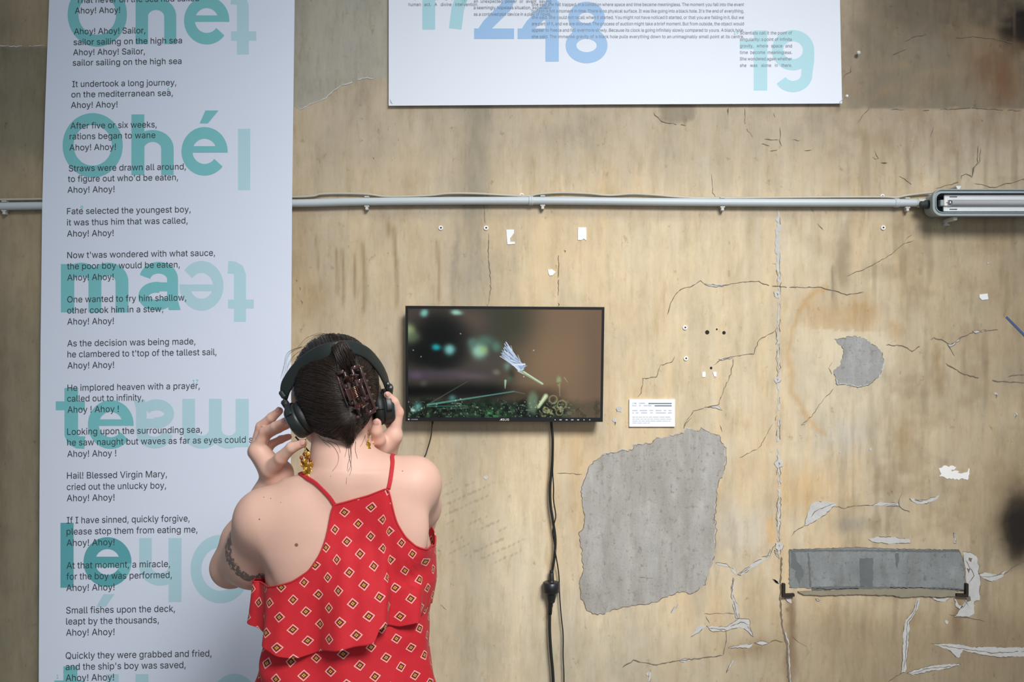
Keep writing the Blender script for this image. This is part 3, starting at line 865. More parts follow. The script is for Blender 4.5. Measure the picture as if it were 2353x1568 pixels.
def glyph(ch):
    """triangles of one character (nonzero fill) and its advance; cap height about .73"""
    if ch in _gc: return _gc[ch]
    c = bpy.data.curves.new('glyph', 'FONT')
    c.resolution_u = 3
    if FONT: c.font = FONT
    adv = []
    for s in (ch, 'i' + ch + 'i', 'ii'):
        c.body = s
        o = bpy.data.objects.new('glyph', c)
        COL.objects.link(o)
        dg = bpy.context.evaluated_depsgraph_get()
        if s == ch:
            cu = o.evaluated_get(dg).to_curve(dg)
            loops = []
            for sp in cu.splines:
                if sp.type != 'BEZIER':
                    loops.append(np.array([p.co[:2] for p in sp.points])); continue
                bp_ = sp.bezier_points
                L_ = []
                n = len(bp_)
                for i in range(n):
                    a, b = bp_[i], bp_[(i + 1) % n]
                    p0, p1, p2, p3 = [np.array(q[:2]) for q in (a.co, a.handle_right, b.handle_left, b.co)]
                    straight = abs(np.cross(p3 - p0, p1 - p0)) + abs(np.cross(p3 - p0, p2 - p0)) < 1e-6
                    for t in ([0] if straight else [0, .25, .5, .75]):
                        L_.append((1 - t) ** 3 * p0 + 3 * (1 - t) ** 2 * t * p1 + 3 * (1 - t) * t * t * p2 + t ** 3 * p3)
                loops.append(np.array(L_))
            o.evaluated_get(dg).to_curve_clear()
        else:
            me = o.evaluated_get(dg).to_mesh()
            v = np.array([q.co[0] for q in me.vertices]) if len(me.vertices) else np.zeros(1)
            adv.append(v.max() - v.min())
            o.evaluated_get(dg).to_mesh_clear()
        bpy.data.objects.remove(o)
    a = adv[0] - adv[1]
    if ch == ' ' or not loops:
        _gc[ch] = (np.zeros((0, 2)), [], a); return _gc[ch]
    pts, edges = [], []
    for L_ in loops:
        n0 = len(pts)
        pts += [Vector(p) for p in L_]
        edges += [(n0 + i, n0 + (i + 1) % len(L_)) for i in range(len(L_))]
    vo, eo, fo, *_ = geometry.delaunay_2d_cdt(pts, edges, [], 0, 1e-6)
    vo = np.array([tuple(v) for v in vo])
    keep = []
    for f in fo:
        c0 = vo[list(f)].mean(0)
        wn = 0
        for L_ in loops:
            A, B = L_, np.roll(L_, -1, 0)
            up = (A[:, 1] <= c0[1]) & (B[:, 1] > c0[1]); dn = (A[:, 1] > c0[1]) & (B[:, 1] <= c0[1])
            isl = (B[:, 0] - A[:, 0]) * (c0[1] - A[:, 1]) - (c0[0] - A[:, 0]) * (B[:, 1] - A[:, 1])
            wn += int((up & (isl > 0)).sum()) - int((dn & (isl < 0)).sum())
        if wn != 0: keep.append(list(f))
    _gc[ch] = (vo, keep, a)
    return _gc[ch]


CAPH = glyph('H')[0][:, 1].max()


def layout(s):
    """flat triangles of a word at size 1 and its ink extent"""
    x = 0; Vv, Ff, n = [], [], 0
    for ch in s:
        v, f, a = glyph(ch)
        if len(v):
            Vv.append(v + (x, 0)); Ff += [[i + n for i in q] for q in f]; n += len(v)
        x += a
    if not Vv: return np.zeros((0, 2)), [], 0, x
    Vv = np.concatenate(Vv)
    return Vv, Ff, Vv[:, 0].min(), Vv[:, 0].max()


def write(mb, s, x0, x1, ybase, cap, Y, slope=0.0, justify=False):
    """one line of lettering between x0 and x1 (px in the photograph's frame, laid on the plane y = Y)"""
    size = cap / CAPH
    if justify and ' ' in s:
        ws = s.split(' ')
        L_ = [layout(w) for w in ws]
        tot = sum((l[3] - l[2]) for l in L_) * size
        gap = (x1 - x0 - tot) / (len(ws) - 1)
        sx = .92; gap = (x1 - x0 - tot * sx) / (len(ws) - 1)
        if gap < size * .2:
            gap = size * .2; sx = (x1 - x0 - gap * (len(ws) - 1)) / tot
        x = x0
        for l in L_:
            put(mb, l[0], l[1], lambda v, x=x, l=l: (x + (v[:, 0] - l[2]) * size * sx, ybase - v[:, 1] * size), Y)
            x += (l[3] - l[2]) * size * sx + gap
        return
    l = layout(s)
    sx = (x1 - x0) / (l[3] - l[2])
    put(mb, l[0], l[1], lambda v: (x0 + (v[:, 0] - l[2]) * sx, ybase - v[:, 1] * size + slope * (v[:, 0] - l[2]) * sx), Y)


def put(mb, v, f, fn, Y):
    if not len(v): return
    X_, Y_ = fn(v)
    mb.add([P(a, b, Y) for a, b in zip(X_, Y_)], f)


def arc(cx, cy, rx, ry, a0, a1, n=24):
    return [(cx + rx * math.cos(math.radians(a)), cy + ry * math.sin(math.radians(a))) for a in np.linspace(a0, a1, n)]


def stroke(pts, w):
    p = np.array(pts, float)
    T = np.gradient(p, axis=0)
    if np.allclose(p[0], p[-1]): T[0] = T[-1] = p[1] - p[-2]
    T /= np.linalg.norm(T, axis=1)[:, None]
    Nn = np.stack([-T[:, 1], T[:, 0]], 1)
    w = np.broadcast_to(w, (len(p),))[:, None]
    V_ = np.stack([p - Nn * w / 2, p + Nn * w / 2], 1).reshape(-1, 2)
    return V_, [(2 * i, 2 * i + 2, 2 * i + 3, 2 * i + 1) for i in range(len(p) - 1)]


def rect(x0, y0, x1, y1):
    return np.array([(x0, y0), (x1, y0), (x1, y1), (x0, y1)], float), [(0, 1, 2, 3)]


def poly(pts): return np.array(pts, float), [tuple(range(len(pts)))]


B_ = .145


def bold(ch):
    """bold grotesque letters from strokes, in em"""
    if ch == 'O': return [stroke(arc(.38, .36, .305, .30, 0, 360, 60), .135)]
    if ch == 'h': return [rect(.07, 0, .07 + B_, .72), stroke([(.475, 0), (.475, .30)] + arc(.30875, .315, .16625, .15, 0, 180, 24)[1:], .14)]
    if ch == 'e': return [stroke(arc(.29, .265, .215, .215, -4, 322, 50), .135), rect(.10, .25, .44, .325)]
    if ch == 'E': return [stroke(arc(.29, .265, .215, .215, -4, 322, 50), .135), rect(.10, .25, .44, .325), poly([(.23, .59), (.33, .59), (.46, .74), (.30, .74)])]
    if ch == 'm': return [rect(.07, 0, .07 + B_, .52), stroke([(.44, 0), (.44, .32)] + arc(.29125, .33, .14875, .135, 0, 180, 20)[1:], .14), stroke([(.735, 0), (.735, .32)] + arc(.5875, .33, .1475, .135, 0, 180, 20)[1:], .14)]
    if ch == 'a': return [stroke(arc(.27, .345, .165, .13, 168, 0, 24), .13), rect(.37, .08, .50, .346), stroke(arc(.245, .155, .155, .10, 75, 330, 30), .12), rect(.24, .21, .43, .31), poly([(.365, .1), (.5, .1), (.53, 0), (.39, 0)])]
    if ch == 't': return [stroke([(.18, .67), (.18, .14)] + [(.20, .085), (.25, .06), (.32, .055)], .14), rect(.02, .42, .32, .52)]
    if ch == 'l': return [rect(.07, 0, .07 + B_, .72)]
    if ch == '1': return [rect(.22, 0, .365, .71), poly([(.07, .49), (.22, .49), (.22, .60), (.07, .585)]), poly([(.22, .49), (.365, .49), (.365, .71), (.26, .71), (.22, .62)])]
    if ch == '7': return [rect(.03, .58, .53, .71), stroke([(.46, .65), (.33, .47), (.25, .24), (.22, 0)], .145)]
    if ch == '2': return [stroke(arc(.28, .47, .185, .175, 180, -35, 30) + [(.31, .26), (.20, .16), (.135, .07)], .135), rect(.035, 0, .53, .12)]
    if ch == '8': return [stroke(arc(.28, .525, .16, .13, 0, 360, 44), .125), stroke(arc(.28, .20, .19, .145, 0, 360, 44), .13)]
    if ch == '9': return [stroke(arc(.28, .48, .18, .17, 0, 360, 44), .13), stroke([(.46, .48), (.46, .36), (.44, .22)] + arc(.28, .20, .16, .145, 0, -150, 20), .13)]
    return []


def big_letter(mb, ch, x0, x1, y0, y1, Y, turn=False, clip=None):
    S = bold(ch)
    allv = np.concatenate([s[0] for s in S])
    lo_, hi_ = allv.min(0), allv.max(0)
    m_ = MB()
    for k_, (v, f) in enumerate(S):
        q = (v - lo_) / (hi_ - lo_)
        if turn: q = 1 - q
        Xp = x0 + q[:, 0] * (x1 - x0); Yp = y1 - q[:, 1] * (y1 - y0)
        m_.add([P(a, b, Y - .00003 * k_) for a, b in zip(Xp, Yp)], f)
    m_.build(mb[0], mb[1], mb[2])


# ------------------------------------------------------------------ tall banner with the sailor's poem
BY = -.036
ban = empty('poem_banner', P(380, 1880, BY))
tag(ban, 'tall white paper banner printed with a sailor poem and large teal lettering', 'banner')
le = [(117, -420), (113, 0), (104, 240), (97, 470), (93, 800), (91, 1100), (89, 1568), (88, 1880)]
re_ = [(679, -420), (677, 0), (674, 240), (671, 470), (669, 800), (668, 1100), (665, 1568), (664, 1880)]
mb = MB()
vv, ff = [], []
for (a, b), (c, d) in zip(le, re_):
    for Yq in (BY, BY + .0012):
        vv += [P(a, b, BY), P(c, d, BY)]
        vv[-1] = vv[-1] + (0, Yq - BY, 0); vv[-2] = vv[-2] + (0, Yq - BY, 0)
for i in range(len(le) - 1):
    a = i * 4; b = a + 4
    ff += [(a, b, b + 1, a + 1), (a + 3, b + 3, b + 2, a + 2), (a + 2, b + 2, b, a), (a + 1, b + 1, b + 3, a + 3)]
ff += [(0, 1, 3, 2), (len(vv) - 4, len(vv) - 2, len(vv) - 1, len(vv) - 3)]
mesh('paper_sheet', vv, [f[::-1] for f in ff], M['paper'], ban)
dark, darker, faint = ('large_letter', M['teal'], ban), ('large_letter', M['teal_dark'], ban), ('mirrored_letter', M['teal_pale'], ban)
Y1, Y2, Y3, Y4 = BY - .0003, BY - .00045, BY - .0006, BY - .0009
big_letter(dark, 'O', 155.5, 291.5, -41, 107, Y2); big_letter(dark, 'h', 311.6, 405, -42, 101, Y2); big_letter(dark, 'e', 423, 527, -8, 102, Y2)
big_letter(faint, 't', 530, 589, -20, 125, Y1, True)
big_letter(dark, 'O', 144, 282, 260, 408, Y2); big_letter(dark, 'h', 302, 399, 263, 402.5, Y2); big_letter(dark, 'E', 417, 523, 254, 403.6, Y2)
big_letter(faint, 'l', 547, 575, 296, 437, Y1)
big_letter(dark, 'm', 140, 295, 604, 718, Y2); big_letter(dark, 'a', 318, 415, 602, 713.5, Y2)
big_letter(faint, 'e', 412.5, 513.5, 600, 714, Y1, True); big_letter(faint, 't', 523, 583, 600, 739.7, Y1, True)
big_letter(dark, 't', 128, 196, 892, 1032, Y2); big_letter(dark, 'e', 202, 307, 920, 1032, Y2)
big_letter(faint, 'a', 307, 400, 918, 1031, Y1, True); big_letter(faint, 'm', 419, 571.6, 917, 1031, Y1, True)
big_letter(darker, 'l', 139, 169, 1202, 1351, Y3)
big_letter(darker, 'e', 192, 302, 1235, 1349, Y3); big_letter(dark, 'e', 192, 302, 1235, 1349, Y2, True)
mesh('mirrored_accent', [P(a, b, Y1) for a, b in ((238, 1366), (263, 1366), (243, 1395), (221, 1395))], [(0, 3, 2, 1)], M['teal_pale'], ban)
big_letter(faint, 'h', 320, 417, 1237, 1384, Y1, True); big_letter(faint, 'O', 438, 575, 1230, 1387, Y1, True)
big_letter(dark, 't', 125, 195, 1532, 1680, Y2); big_letter(faint, 'h', 244, 341, 1550, 1692, Y1, True); big_letter(faint, 'O', 482, 595, 1549, 1690, Y1)
poem = [("That never on the sea had sailed", 175, 457, 7), ("Ahoy! Ahoy!", 172, 276, 31), ("Ahoy! Ahoy! Sailor,", 170, 334, 79), ("sailor sailing on the high sea", 169, 418, 103.5), ("Ahoy! Ahoy! Sailor,", 168, 333, 127),
        ("sailor sailing on the high sea", 167, 417, 151), ("It undertook a long journey,", 166, 405, 200), ("on the mediterranean sea,", 164, 397, 224), ("Ahoy! Ahoy!", 163, 270, 248.3), ("After five or six weeks,", 162, 360, 296),
        ("rations began to wane", 160, 357, 320.5), ("Ahoy! Ahoy!", 159.5, 266, 346), ("Straws were drawn all around,", 158, 427, 394), ("to figure out who'd be eaten,", 156, 409, 418.3), ("Ahoy! Ahoy!", 155, 263, 443.3),
        ("Fate selected the youngest boy,", 154, 438, 492.6), ("it was thus him that was called,", 154, 431, 518.3), ("Ahoy! Ahoy!", 154, 261, 544), ("Now t'was wondered with what sauce,", 154.5, 494, 593.6), ("the poor boy would be eaten,", 154, 413, 619.2),
        ("Ahoy! Ahoy!", 154.5, 261, 645), ("One wanted to fry him shallow,", 154.5, 428, 695.5), ("other cook him in a stew,", 154.5, 375, 720.7), ("Ahoy! Ahoy!", 154.5, 261.5, 746.4), ("As the decision was being made,", 154.5, 449, 796.5),
        ("he clambered to t'top of the tallest sail,", 155, 497.5, 821.7), ("Ahoy! Ahoy!", 155, 262, 847.4), ("He implored heaven with a prayer,", 155, 459, 898.8), ("called out to infinity,", 154.5, 329, 923.6), ("Ahoy ! Ahoy !", 155, 273, 949),
        ("Looking upon the surrounding sea,", 154.5, 464, 999.8), ("he saw naught but waves as far as eyes could see,", 154.5, 607, 1024.5), ("Ahoy! Ahoy !", 154.5, 267, 1050.7), ("Hail! Blessed Virgin Mary,", 154, 383.5, 1100.7), ("cried out the unlucky boy,", 153.5, 381.6, 1126.7),
        ("Ahoy! Ahoy!", 153.5, 263, 1152.4), ("If I have sinned, quickly forgive,", 153.5, 435.6, 1203.5), ("please stop them from eating me,", 153, 453.7, 1229.3), ("Ahoy! Ahoy!", 153, 263, 1255.3), ("At that moment, a miracle,", 153, 390.7, 1307.4),
        ("for the boy was performed,", 152.4, 394.7, 1332.8), ("Ahoy! Ahoy!", 152.4, 263, 1358.8), ("Small fishes upon the deck,", 152, 402, 1410.6), ("leapt by the thousands,", 152, 365, 1436), ("Ahoy! Ahoy!", 151.7, 263, 1461.7),
        ("Quickly they were grabbed and fried,", 151, 486, 1515), ("and the ship's boy was saved,", 151, 426.5, 1540.5), ("Ahoy! Ahoy!", 151, 262, 1566)]
tx = MB()
for s, a, b, y in poem: write(tx, s, a, b, y, 13.6 + 1.6 * y / 1568, Y4, -.017)
tx.build('poem_text', M['ink'], ban)
for s, a, b, y in (("6", 384, 389.5, 210), ("9", 185, 191, 482), ("10", 357.5, 370.5, 707), ("17", 442.5, 455.5, 882), ("1", 130, 134, 1560)): 
    nt_ = MB(); write(nt_, s, a, b, y, 9, Y4); nt_.build('footnote_number', M['teal'], ban)

# ------------------------------------------------------------------ wide poster
PYp = -.012
pos = empty('numbered_text_poster', P(1414, 240, PYp))
tag(pos, 'wide white poster with large blue numbers and justified paragraphs', 'poster')
q = [(891, -760), (893, 0), (893, 243), (1400, 240), (1935, 238), (1930, 0), (1922, -760)]
mesh('paper_sheet', *prism([(P(a, b, PYp)[0], P(a, b, PYp)[2]) for a, b in q], PYp, PYp + .0012), M['paper2'], pos)
ya, yb, yc = PYp - .0003, PYp - .0005, PYp - .0008
aq, bl, b2 = ('aqua_digit', M['aqua'], pos), ('blue_digit', M['blue'], pos), ('blue_digit', M['blue'], pos)
big_letter(aq, '1', 940, 1000, -72, 68, ya); big_letter(aq, '7', 1008, 1108, -72, 68, ya)
big_letter(aq, '1', 1700, 1763, 70, 208, ya); big_letter(aq, '9', 1774, 1871, 69, 211.6, ya)
big_letter(bl, '2', 1088, 1181.7, -54, 89.6, ya); big_letter(bl, '2', 1188, 1281, -54, 89.6, ya)
big_letter(b2, '1', 1222, 1284, 3, 141.5, yb); big_letter(b2, '8', 1300, 1396, 4, 145, yb)
tx, tb = MB(), MB()
J = True
write(tx, "human act. A divine intervention.", 938.8, 1098.7, 13.7, 7.3, yc, 0, J)
write(tx, "a supernatural happening beyond any", 938.8, 1070, -1.3, 7.3, yc, 0, J)
for s, y in (("an unexpected power or event saving", 6.3), ("a seemingly hopeless situation, especially", 21), ("as a contrived plot device in a play or novel.", 36)): write(tx, s, 1088.7, 1266.5, y, 7.3, yc, 0, J)
for s, y in (("She said she felt trapped, in a condition where space and time became meaningless. The moment you fall into the event", 13.7), ("horizon is not a moment in time. There is no physical surface. It was like going into a black hole. It's the end of everything,", 28.7),
             ("she said. She could not recall when it started. You might not have noticed it started, or that you are falling in it. But we", 43.4), ("are part of it, and we are doomed. The process of suction might take a brief moment. But from outside, the object would", 58),
             ("appear to freeze and fall evermore slowly. Because its clock is going infinitely slowly compared to yours. A black hole,", 72.7), ("she said. The immense gravity of a black hole pulls everything down to an unimaginably small point at its centre.", 87.5)):
    write(tx, s, 1222, 1709.5, y, 7.3, yc, 0, J)
for s, y in (("Scientists call it the point of", 79), ("singularity: a point of infinite", 94), ("gravity, where space and", 108.8), ("time become meaningless.", 123.8), ("She wondered again whether", 138.6), ("she was alone in there.", 153.6)):
    write(tx, s, 1700.4, 1820, y, 7.3, yc, 0, J)
tx.build('paragraph_text', M['ink_grey'], pos)
write(tb, "18", 1060, 1070, 6.6, 7.3, yc); tb.build('footnote_number', M['teal'], pos)
tb = MB(); write(tb, "19", 1686, 1697, 79, 7.3, yc); tb.build('footnote_number', M['teal'], pos)
sc_ = MB()
ribbon_px(sc_, [(896, 227), (899, 236), (902, 238)], 1.2, yc, .3, 5)
sc_.build('pen_mark', M['ink'], pos)

# pin at the poster's corner, another in the wall
pin = MB()
a, b = P(1930, 234, PYp - .002), P(1946, 221, -.045)
pin.add(*tube([a + (0, .014, 0), a, b], .0009, 8)); sh = pin
pn = empty('map_pin', tuple(a)); tag(pn, 'white headed pin holding the lower corner of the numbered poster', 'pin')
sh.build('shaft', M['chrome'], pn, True)
mesh('pin_head', *ball(b, .0042), M['anchor'], pn, True)
nl = empty('wall_nail', tuple(P(1972, 124, 0))); tag(nl, 'pale round headed nail in the dark plaster beside the numbered poster', 'nail')
mesh('shaft', *tube([P(1971, 124, .002), P(1972.5, 122, -.012)], .0012, 8), M['steel'], nl, True)
mesh('nail_head', *ball(P(1973, 121, -.013), (.0055, .003, .0055)), M['pvc_pale'], nl, True)

# ------------------------------------------------------------------ conduit, cord, lamp
pipeY = -.0145
pp = [P(x, y, pipeY) for x, y in ((-240, 478), (0, 474.5), (300, 471), (672, 467.5), (850, 463.5), (1220, 461.5), (1660, 465.5), (2060, 466.5), (2108, 467))]
pipe = empty('conduit_pipe', tuple(P(1400, 462, 0)))
tag(pipe, 'grey plastic conduit pipe running level across the wall behind the banner', 'pipe')
mesh('pipe_run', *tube(catmull(pp, 60), .0107, 16), M['pvc'], pipe, True)
for x, y in ((1220, 461.5), (2060, 466.5), (672, 467)):
    if x == 672: continue
    mesh('coupling', *lathe([(.0112, -.006), (.0124, -.0055), (.0124, -.001), (.0114, 0), (.0124, .001), (.0124, .0055), (.0112, .006)], P(x, y, pipeY), (1, 0, 0), 20), M['pvc'], pipe, True)
mesh('end_gland', *lathe([(.0108, 0), (.0122, .001), (.0118, .020), (.009, .022), (.005, .0225), (.004, .034)], P(2108, 467, pipeY), (1, 0, .02), 18), M['pvc_pale'], pipe, True)
for x, y in ((10, 474), (843, 463.6), (1247, 461.7), (1660, 465.4), (2085, 466.7)):
    c = P(x, y, pipeY); b_ = MB()
    t = [c + np.array((0, math.cos(u) * .0118, math.sin(u) * .0125)) for u in np.radians([115, 90, 60, 20, -20, -60, -90, -115])]
    # open clip: only the two jaws show above and below the pipe
    b_.add(*box(c + (0, .0035, .0128), (.013, .016, .0035), .0008)); b_.add(*box(c + (0, .0035, -.0128), (.013, .016, .0035), .0008))
    b_.add(*box(c + (.001, .0115, 0), (.010, .005, .024), .0008)); b_.add(*box(c + (.0, .005, -.018), (.008, .017, .009), .001)); 
    b_.build('pipe_clip', M['pvc_pale'], pipe)
cordY = -.008
cp = [(-200, 460, cordY), (0, 459, cordY), (300, 455, cordY), (672, 453, cordY), (740, 446, cordY), (800, 445, cordY), (850, 447, cordY), (890, 452, -.004), (980, 450, -.004), (1030, 445, cordY), (1090, 445, cordY), (1150, 448, cordY), (1210, 451, -.006), (1240, 446, cordY), (1290, 443, cordY), (1350, 445, cordY), (1400, 449, cordY), (1450, 446, cordY), (1500, 448, cordY), (1600, 455, -.007), (1800, 454, -.006), (1950, 453, -.006), (2030, 453, -.006), (2060, 454, -.007), (2085, 449, cordY), (2140, 443, -.012), (2150, 446, -.03)]
crd = mesh('thin_wall_cord', *tube(catmull(PV(cp), 220), .0031, 8), M['cord_cream'], None, True)
tag(crd, 'cream electric cord laid along the top of the grey conduit pipe', 'cord')

LY = -.075
lampc = P(2142, 466, LY)
lx0 = lampc[0]; LW = 1.27; lzt = P(2142, 435, LY)[2]; lzb = P(2142, 496.5, LY)[2]
lh = lzt - lzb; lcz = (lzt + lzb) / 2; lcx = lx0 + LW / 2
lamp = empty('fluorescent_batten_lamp', (lcx, 0, lcz))
tag(lamp, 'grey fluorescent tube lamp in an open rounded tray at the end of the conduit', 'lamp')


def rr2(w, h, r, n=8): return [(lcx + x, lcz + z) for x, z in rrect(w, h, r, n)]


hb = MB()
hb.add(*ringframe(rr2(LW - .012, lh - .010, .022), rr2(LW - .020, lh - .018, .019), LY + .006, -.012))
hb.add(*prism(rr2(LW - .013, lh - .011, .02), -.026, -.010))
hb.build('housing', M['lamp_grey'], lamp)
rb = MB()
rb.add(*ringframe(rr2(LW, lh, .024), rr2(LW - .005, lh - .005, .0225), LY - .003, LY + .012))
rb.add(*ringframe(rr2(LW - .005, lh - .005, .0225), rr2(LW - .017, lh - .017, .018), LY + .001, LY + .012))
rb.add(*ringframe(rr2(LW - .017, lh - .017, .018), rr2(LW - .021, lh - .021, .016), LY - .002, LY + .012))
rb.build('rim', M['lamp_grey'], lamp)
mesh('tray_liner', *prism(rr2(LW - .024, lh - .024, .014), -.030, -.027), M['lamp_dark'], lamp)
for s, sx in ((1, .010), (-1, .0085)):
    z0 = lcz + s * .0145
    rf = MB()
    rf.add(*box((lcx + sx, LY + .012, z0), (LW - .052, .006, .0135), .001))
    rf.add(*box((lcx + sx, LY + .0095, z0 + s * .0065), (LW - .052, .004, .0022), .0006))
    rfo = rf.build('reflector', M['lamp_white'], lamp)
    for dx in np.arange(.060, LW - .06, .30): mesh('slot', *box((lx0 + dx, LY + .0087, z0 + s * .002), (.020, .0012, .0022)), M['lamp_dark'], rfo)
mesh('tube', *tube([(lx0 + .052, LY + .006, lcz - .0005), (lx0 + LW - .05, LY + .006, lcz - .0005)], .0078, 18), M['glass_tube'], lamp, True)
mesh('tube_collar', *tube([(lx0 + .044, LY + .006, lcz - .0005), (lx0 + .053, LY + .006, lcz - .0005)], .0081, 18), M['chrome'], lamp, True)
lh_ = MB(); lh_.add(*box((lx0 + .038, LY + .010, lcz), (.010, .014, .0165), .001))
lho = lh_.build('lamp_holder', M['cap_white'], lamp)
mesh('pin_slot', *box((lx0 + .0415, LY + .0028, lcz), (.006, .0008, .0014)), M['hole'], lho)
mesh('holder_body', *box((lx0 + .029, LY + .012, lcz), (.010, .016, .0165), .002), M['lamp_grey'], lamp)
for s, nm in ((1, 1), (-1, 1)):
    for xx in (2200, 2200 + 640):
        xk = P(xx + (6 if s > 0 else 0), 466, LY)[0]
        bb = MB()
        if s > 0:
            bb.add(*prism([(xk - .007, lzt + .010), (xk + .007, lzt + .010), (xk + .002, lzt - .0005), (xk - .002, lzt - .0005)], LY + .008, LY + .012))
            bb.add(*box((xk, -.032, lzt + .008), (.012, .066, .003)))
        else:
            bb.add(*box((xk, -.032, lzb - .005), (.011, .066, .010), .002)); bb.add(*box((xk + .003, -.004, lzb - .015), (.017, .008, .005), .0006)); bb.add(*box((xk, -.006, lzb - .011), (.008, .010, .010)))
        bb.build('mounting_bracket', M['pvc_pale'] if s < 0 else M['lamp_white'], lamp)
mesh('cable_gland', *lathe([(.006, 0), (.009, .002), (.009, .012), (.012, .014), (.012, .022)], (lx0 - .018, -.040, lcz), (1, 0, 0), 14), M['lamp_dark'], lamp, True)

# ------------------------------------------------------------------ wall anchors, holes, scraps
anchors = [(1013, 524, 'white screw anchor left of its twin below the pipe, above the screen'), (1117, 524, 'white screw anchor directly above the long crack over the screen'),
           (1199, 449.5, 'white screw anchor tucked against the cord above the conduit pipe'), (2029, 523.5, 'white screw anchor alone beneath the pipe near the tube lamp'),
           (2027, 451.5, 'white screw anchor above the pipe near the tube lamp'), (1574, 753, 'upper of two white screw anchors above the caption card'), (1576, 824, 'lower of two white screw anchors above the caption card')]
for x, y, lb in anchors:
    an = empty('wall_anchor', tuple(P(x, y, 0))); tag(an, lb, 'wall anchor', 'white screw anchors in the plaster')
    c = P(x, y, 0)
    ring = MB()
    o_ = [(c[0] + .0062 * math.cos(t), c[2] + .0062 * math.sin(t)) for t in np.linspace(0, 2 * math.pi, 20, endpoint=False)]
    i_ = [(c[0] + .0026 * math.cos(t) * (1.2 if math.cos(t) > 0 else .8), c[2] + .0026 * math.sin(t)) for t in np.linspace(0, 2 * math.pi, 20, endpoint=False)]
    ring.add(*ringframe(o_, i_, -.003, .001))
    ring.build('collar', M['anchor'], an)
    mesh('screw_hole', *prism([(c[0] + a * .0031, c[2] + b * .0031) for a, b in ((-.8, .95), (1, 0), (-.8, -.95))], -.0016, .001), M['hole'], an)
for x, y, r, lb in ((1625, 764, .0042, 'dark drilled hole in the ochre plaster above the white tape stubs'), (1663.5, 765, .0035, 'small dark drilled hole right beside a larger one'), (1647, 757, .0018, 'tiny dark peg hole between two drilled holes'), (1634, 846, .0026, 'small dark peg hole between the two tape stubs')):
    dh = MB(); dh.add(*lathe([(r * 1.4, 0), (r * 1.3, .0012), (r, .0014), (r * .8, .0008)], P(x, y, .0002), (0, -1, 0), 14))
    o = dh.build('drill_hole', M['hole'], wall)
scraps = [([(1163, 528), (1181, 528), (1181, 536), (1172, 548), (1172, 556), (1183, 556), (1183, 561), (1166, 562)], 'torn L shaped scrap of white tape below the conduit pipe'),
          ([(1328, 523), (1347, 523), (1347, 553), (1341, 549), (1336, 552), (1328, 552)], 'upright rectangular scrap of white tape below the pipe'),
          ([(1259, 620), (1268, 619), (1277, 626), (1270, 633), (1263, 634), (1260, 628)], 'small jagged scrap of white paper above the screen'),
          ([(1613.5, 855), (1621, 855), (1621, 867), (1613.5, 867)], 'white tape stub nearer the screen, above the caption card'),
          ([(1638, 855), (1646, 855), (1646, 866), (1641, 866)], 'white tape stub nearer the plaster seam, with a slanted side'),
          ([(2250, 677), (2269, 675), (2270, 688), (2256, 690), (2250, 684)], 'pale scrap of paper stuck high beside the blue line')]
for pl, lb in scraps:
    q = rough_poly(pl, 4, .4, 3)
    o = mesh('tape_scrap', *prism(XZ(q), -.0018, .001), M['tape']); tag(o, lb, 'tape', 'scraps of tape left on the wall')

for x, sx, lb in ((1796, 1, 'rusted iron angle at the lower corner of the cement panel beside the seam'), (2221, -1, 'rusted iron angle at the lower corner of the cement panel beside peeling paint')):
    b_ = MB()
    c = P(x, 1368, 0)
    b_.add(*prism(XZ([(x, 1340), (x + sx * 6, 1340), (x + sx * 6, 1364), (x + sx * 27, 1363), (x + sx * 27, 1369), (x, 1371)]), -.012, .002))
    o = b_.build('iron_angle', M['steel']); tag(o, lb, 'bracket', 'rusted iron angles under the cement panel')

# caption card
cy0 = -.006
cc = empty('caption_card', tuple(P(1498, 981, cy0))); tag(cc, 'small white printed caption card to the right of the screen', 'card')
mesh('card_board', *prism([(P(a, b, cy0)[0], P(a, b, cy0)[2]) for a, b in ((1446, 918), (1551, 918), (1551, 981), (1446, 981))], cy0, -.0003), M['card'], cc)
t1, t2 = MB(), MB()
ct = cy0 - .0004
write(t1, "LYNN KODEIH", 1453, 1482, 928.7, 2.9, ct, 0, True); write(t1, "DEUS EX MACHINA", 1453, 1497, 934, 2.9, ct, 0, True)


def bar(mb, x0, x1, y, h): mb.add([P(x0, y - h, ct), P(x0, y, ct), P(x1, y, ct), P(x1, y - h, ct)], [(0, 1, 2, 3)])


bar(t1, 1490, 1543.5, 929, 2.6); bar(t1, 1504, 1543.5, 934.2, 2.6)
rnd = random.Random(4)
for y, ws in ((945, ((1453, 1465), (1470, 1487), (1492, 1501), (1506, 1520), (1525, 1531), (1536, 1543.5))), (950.4, ((1453, 1456), (1461, 1467), (1473, 1487), (1494, 1500), (1507, 1530), (1535, 1543.5)))):
    for a, b in ws: bar(t2, a, b, y, 2.4)
for y, xe in ((959.7, 1543.5), (964.2, 1543.5), (968.8, 1543.5), (973.2, 1495)):
    x = 1453
    while x < xe - 2:
        w_ = rnd.uniform(4, 14); bar(t2, x, min(x + w_, xe), y, 1.7); x += w_ + 1.6
t1.build('card_title', M['ink_grey'], cc); t2.build('card_text', M['ink_pale'], cc)

# ------------------------------------------------------------------ screen
MY = -.055


def MXZ(pts): return [(P(a, b, MY)[0], P(a, b, MY)[2]) for a, b in pts]


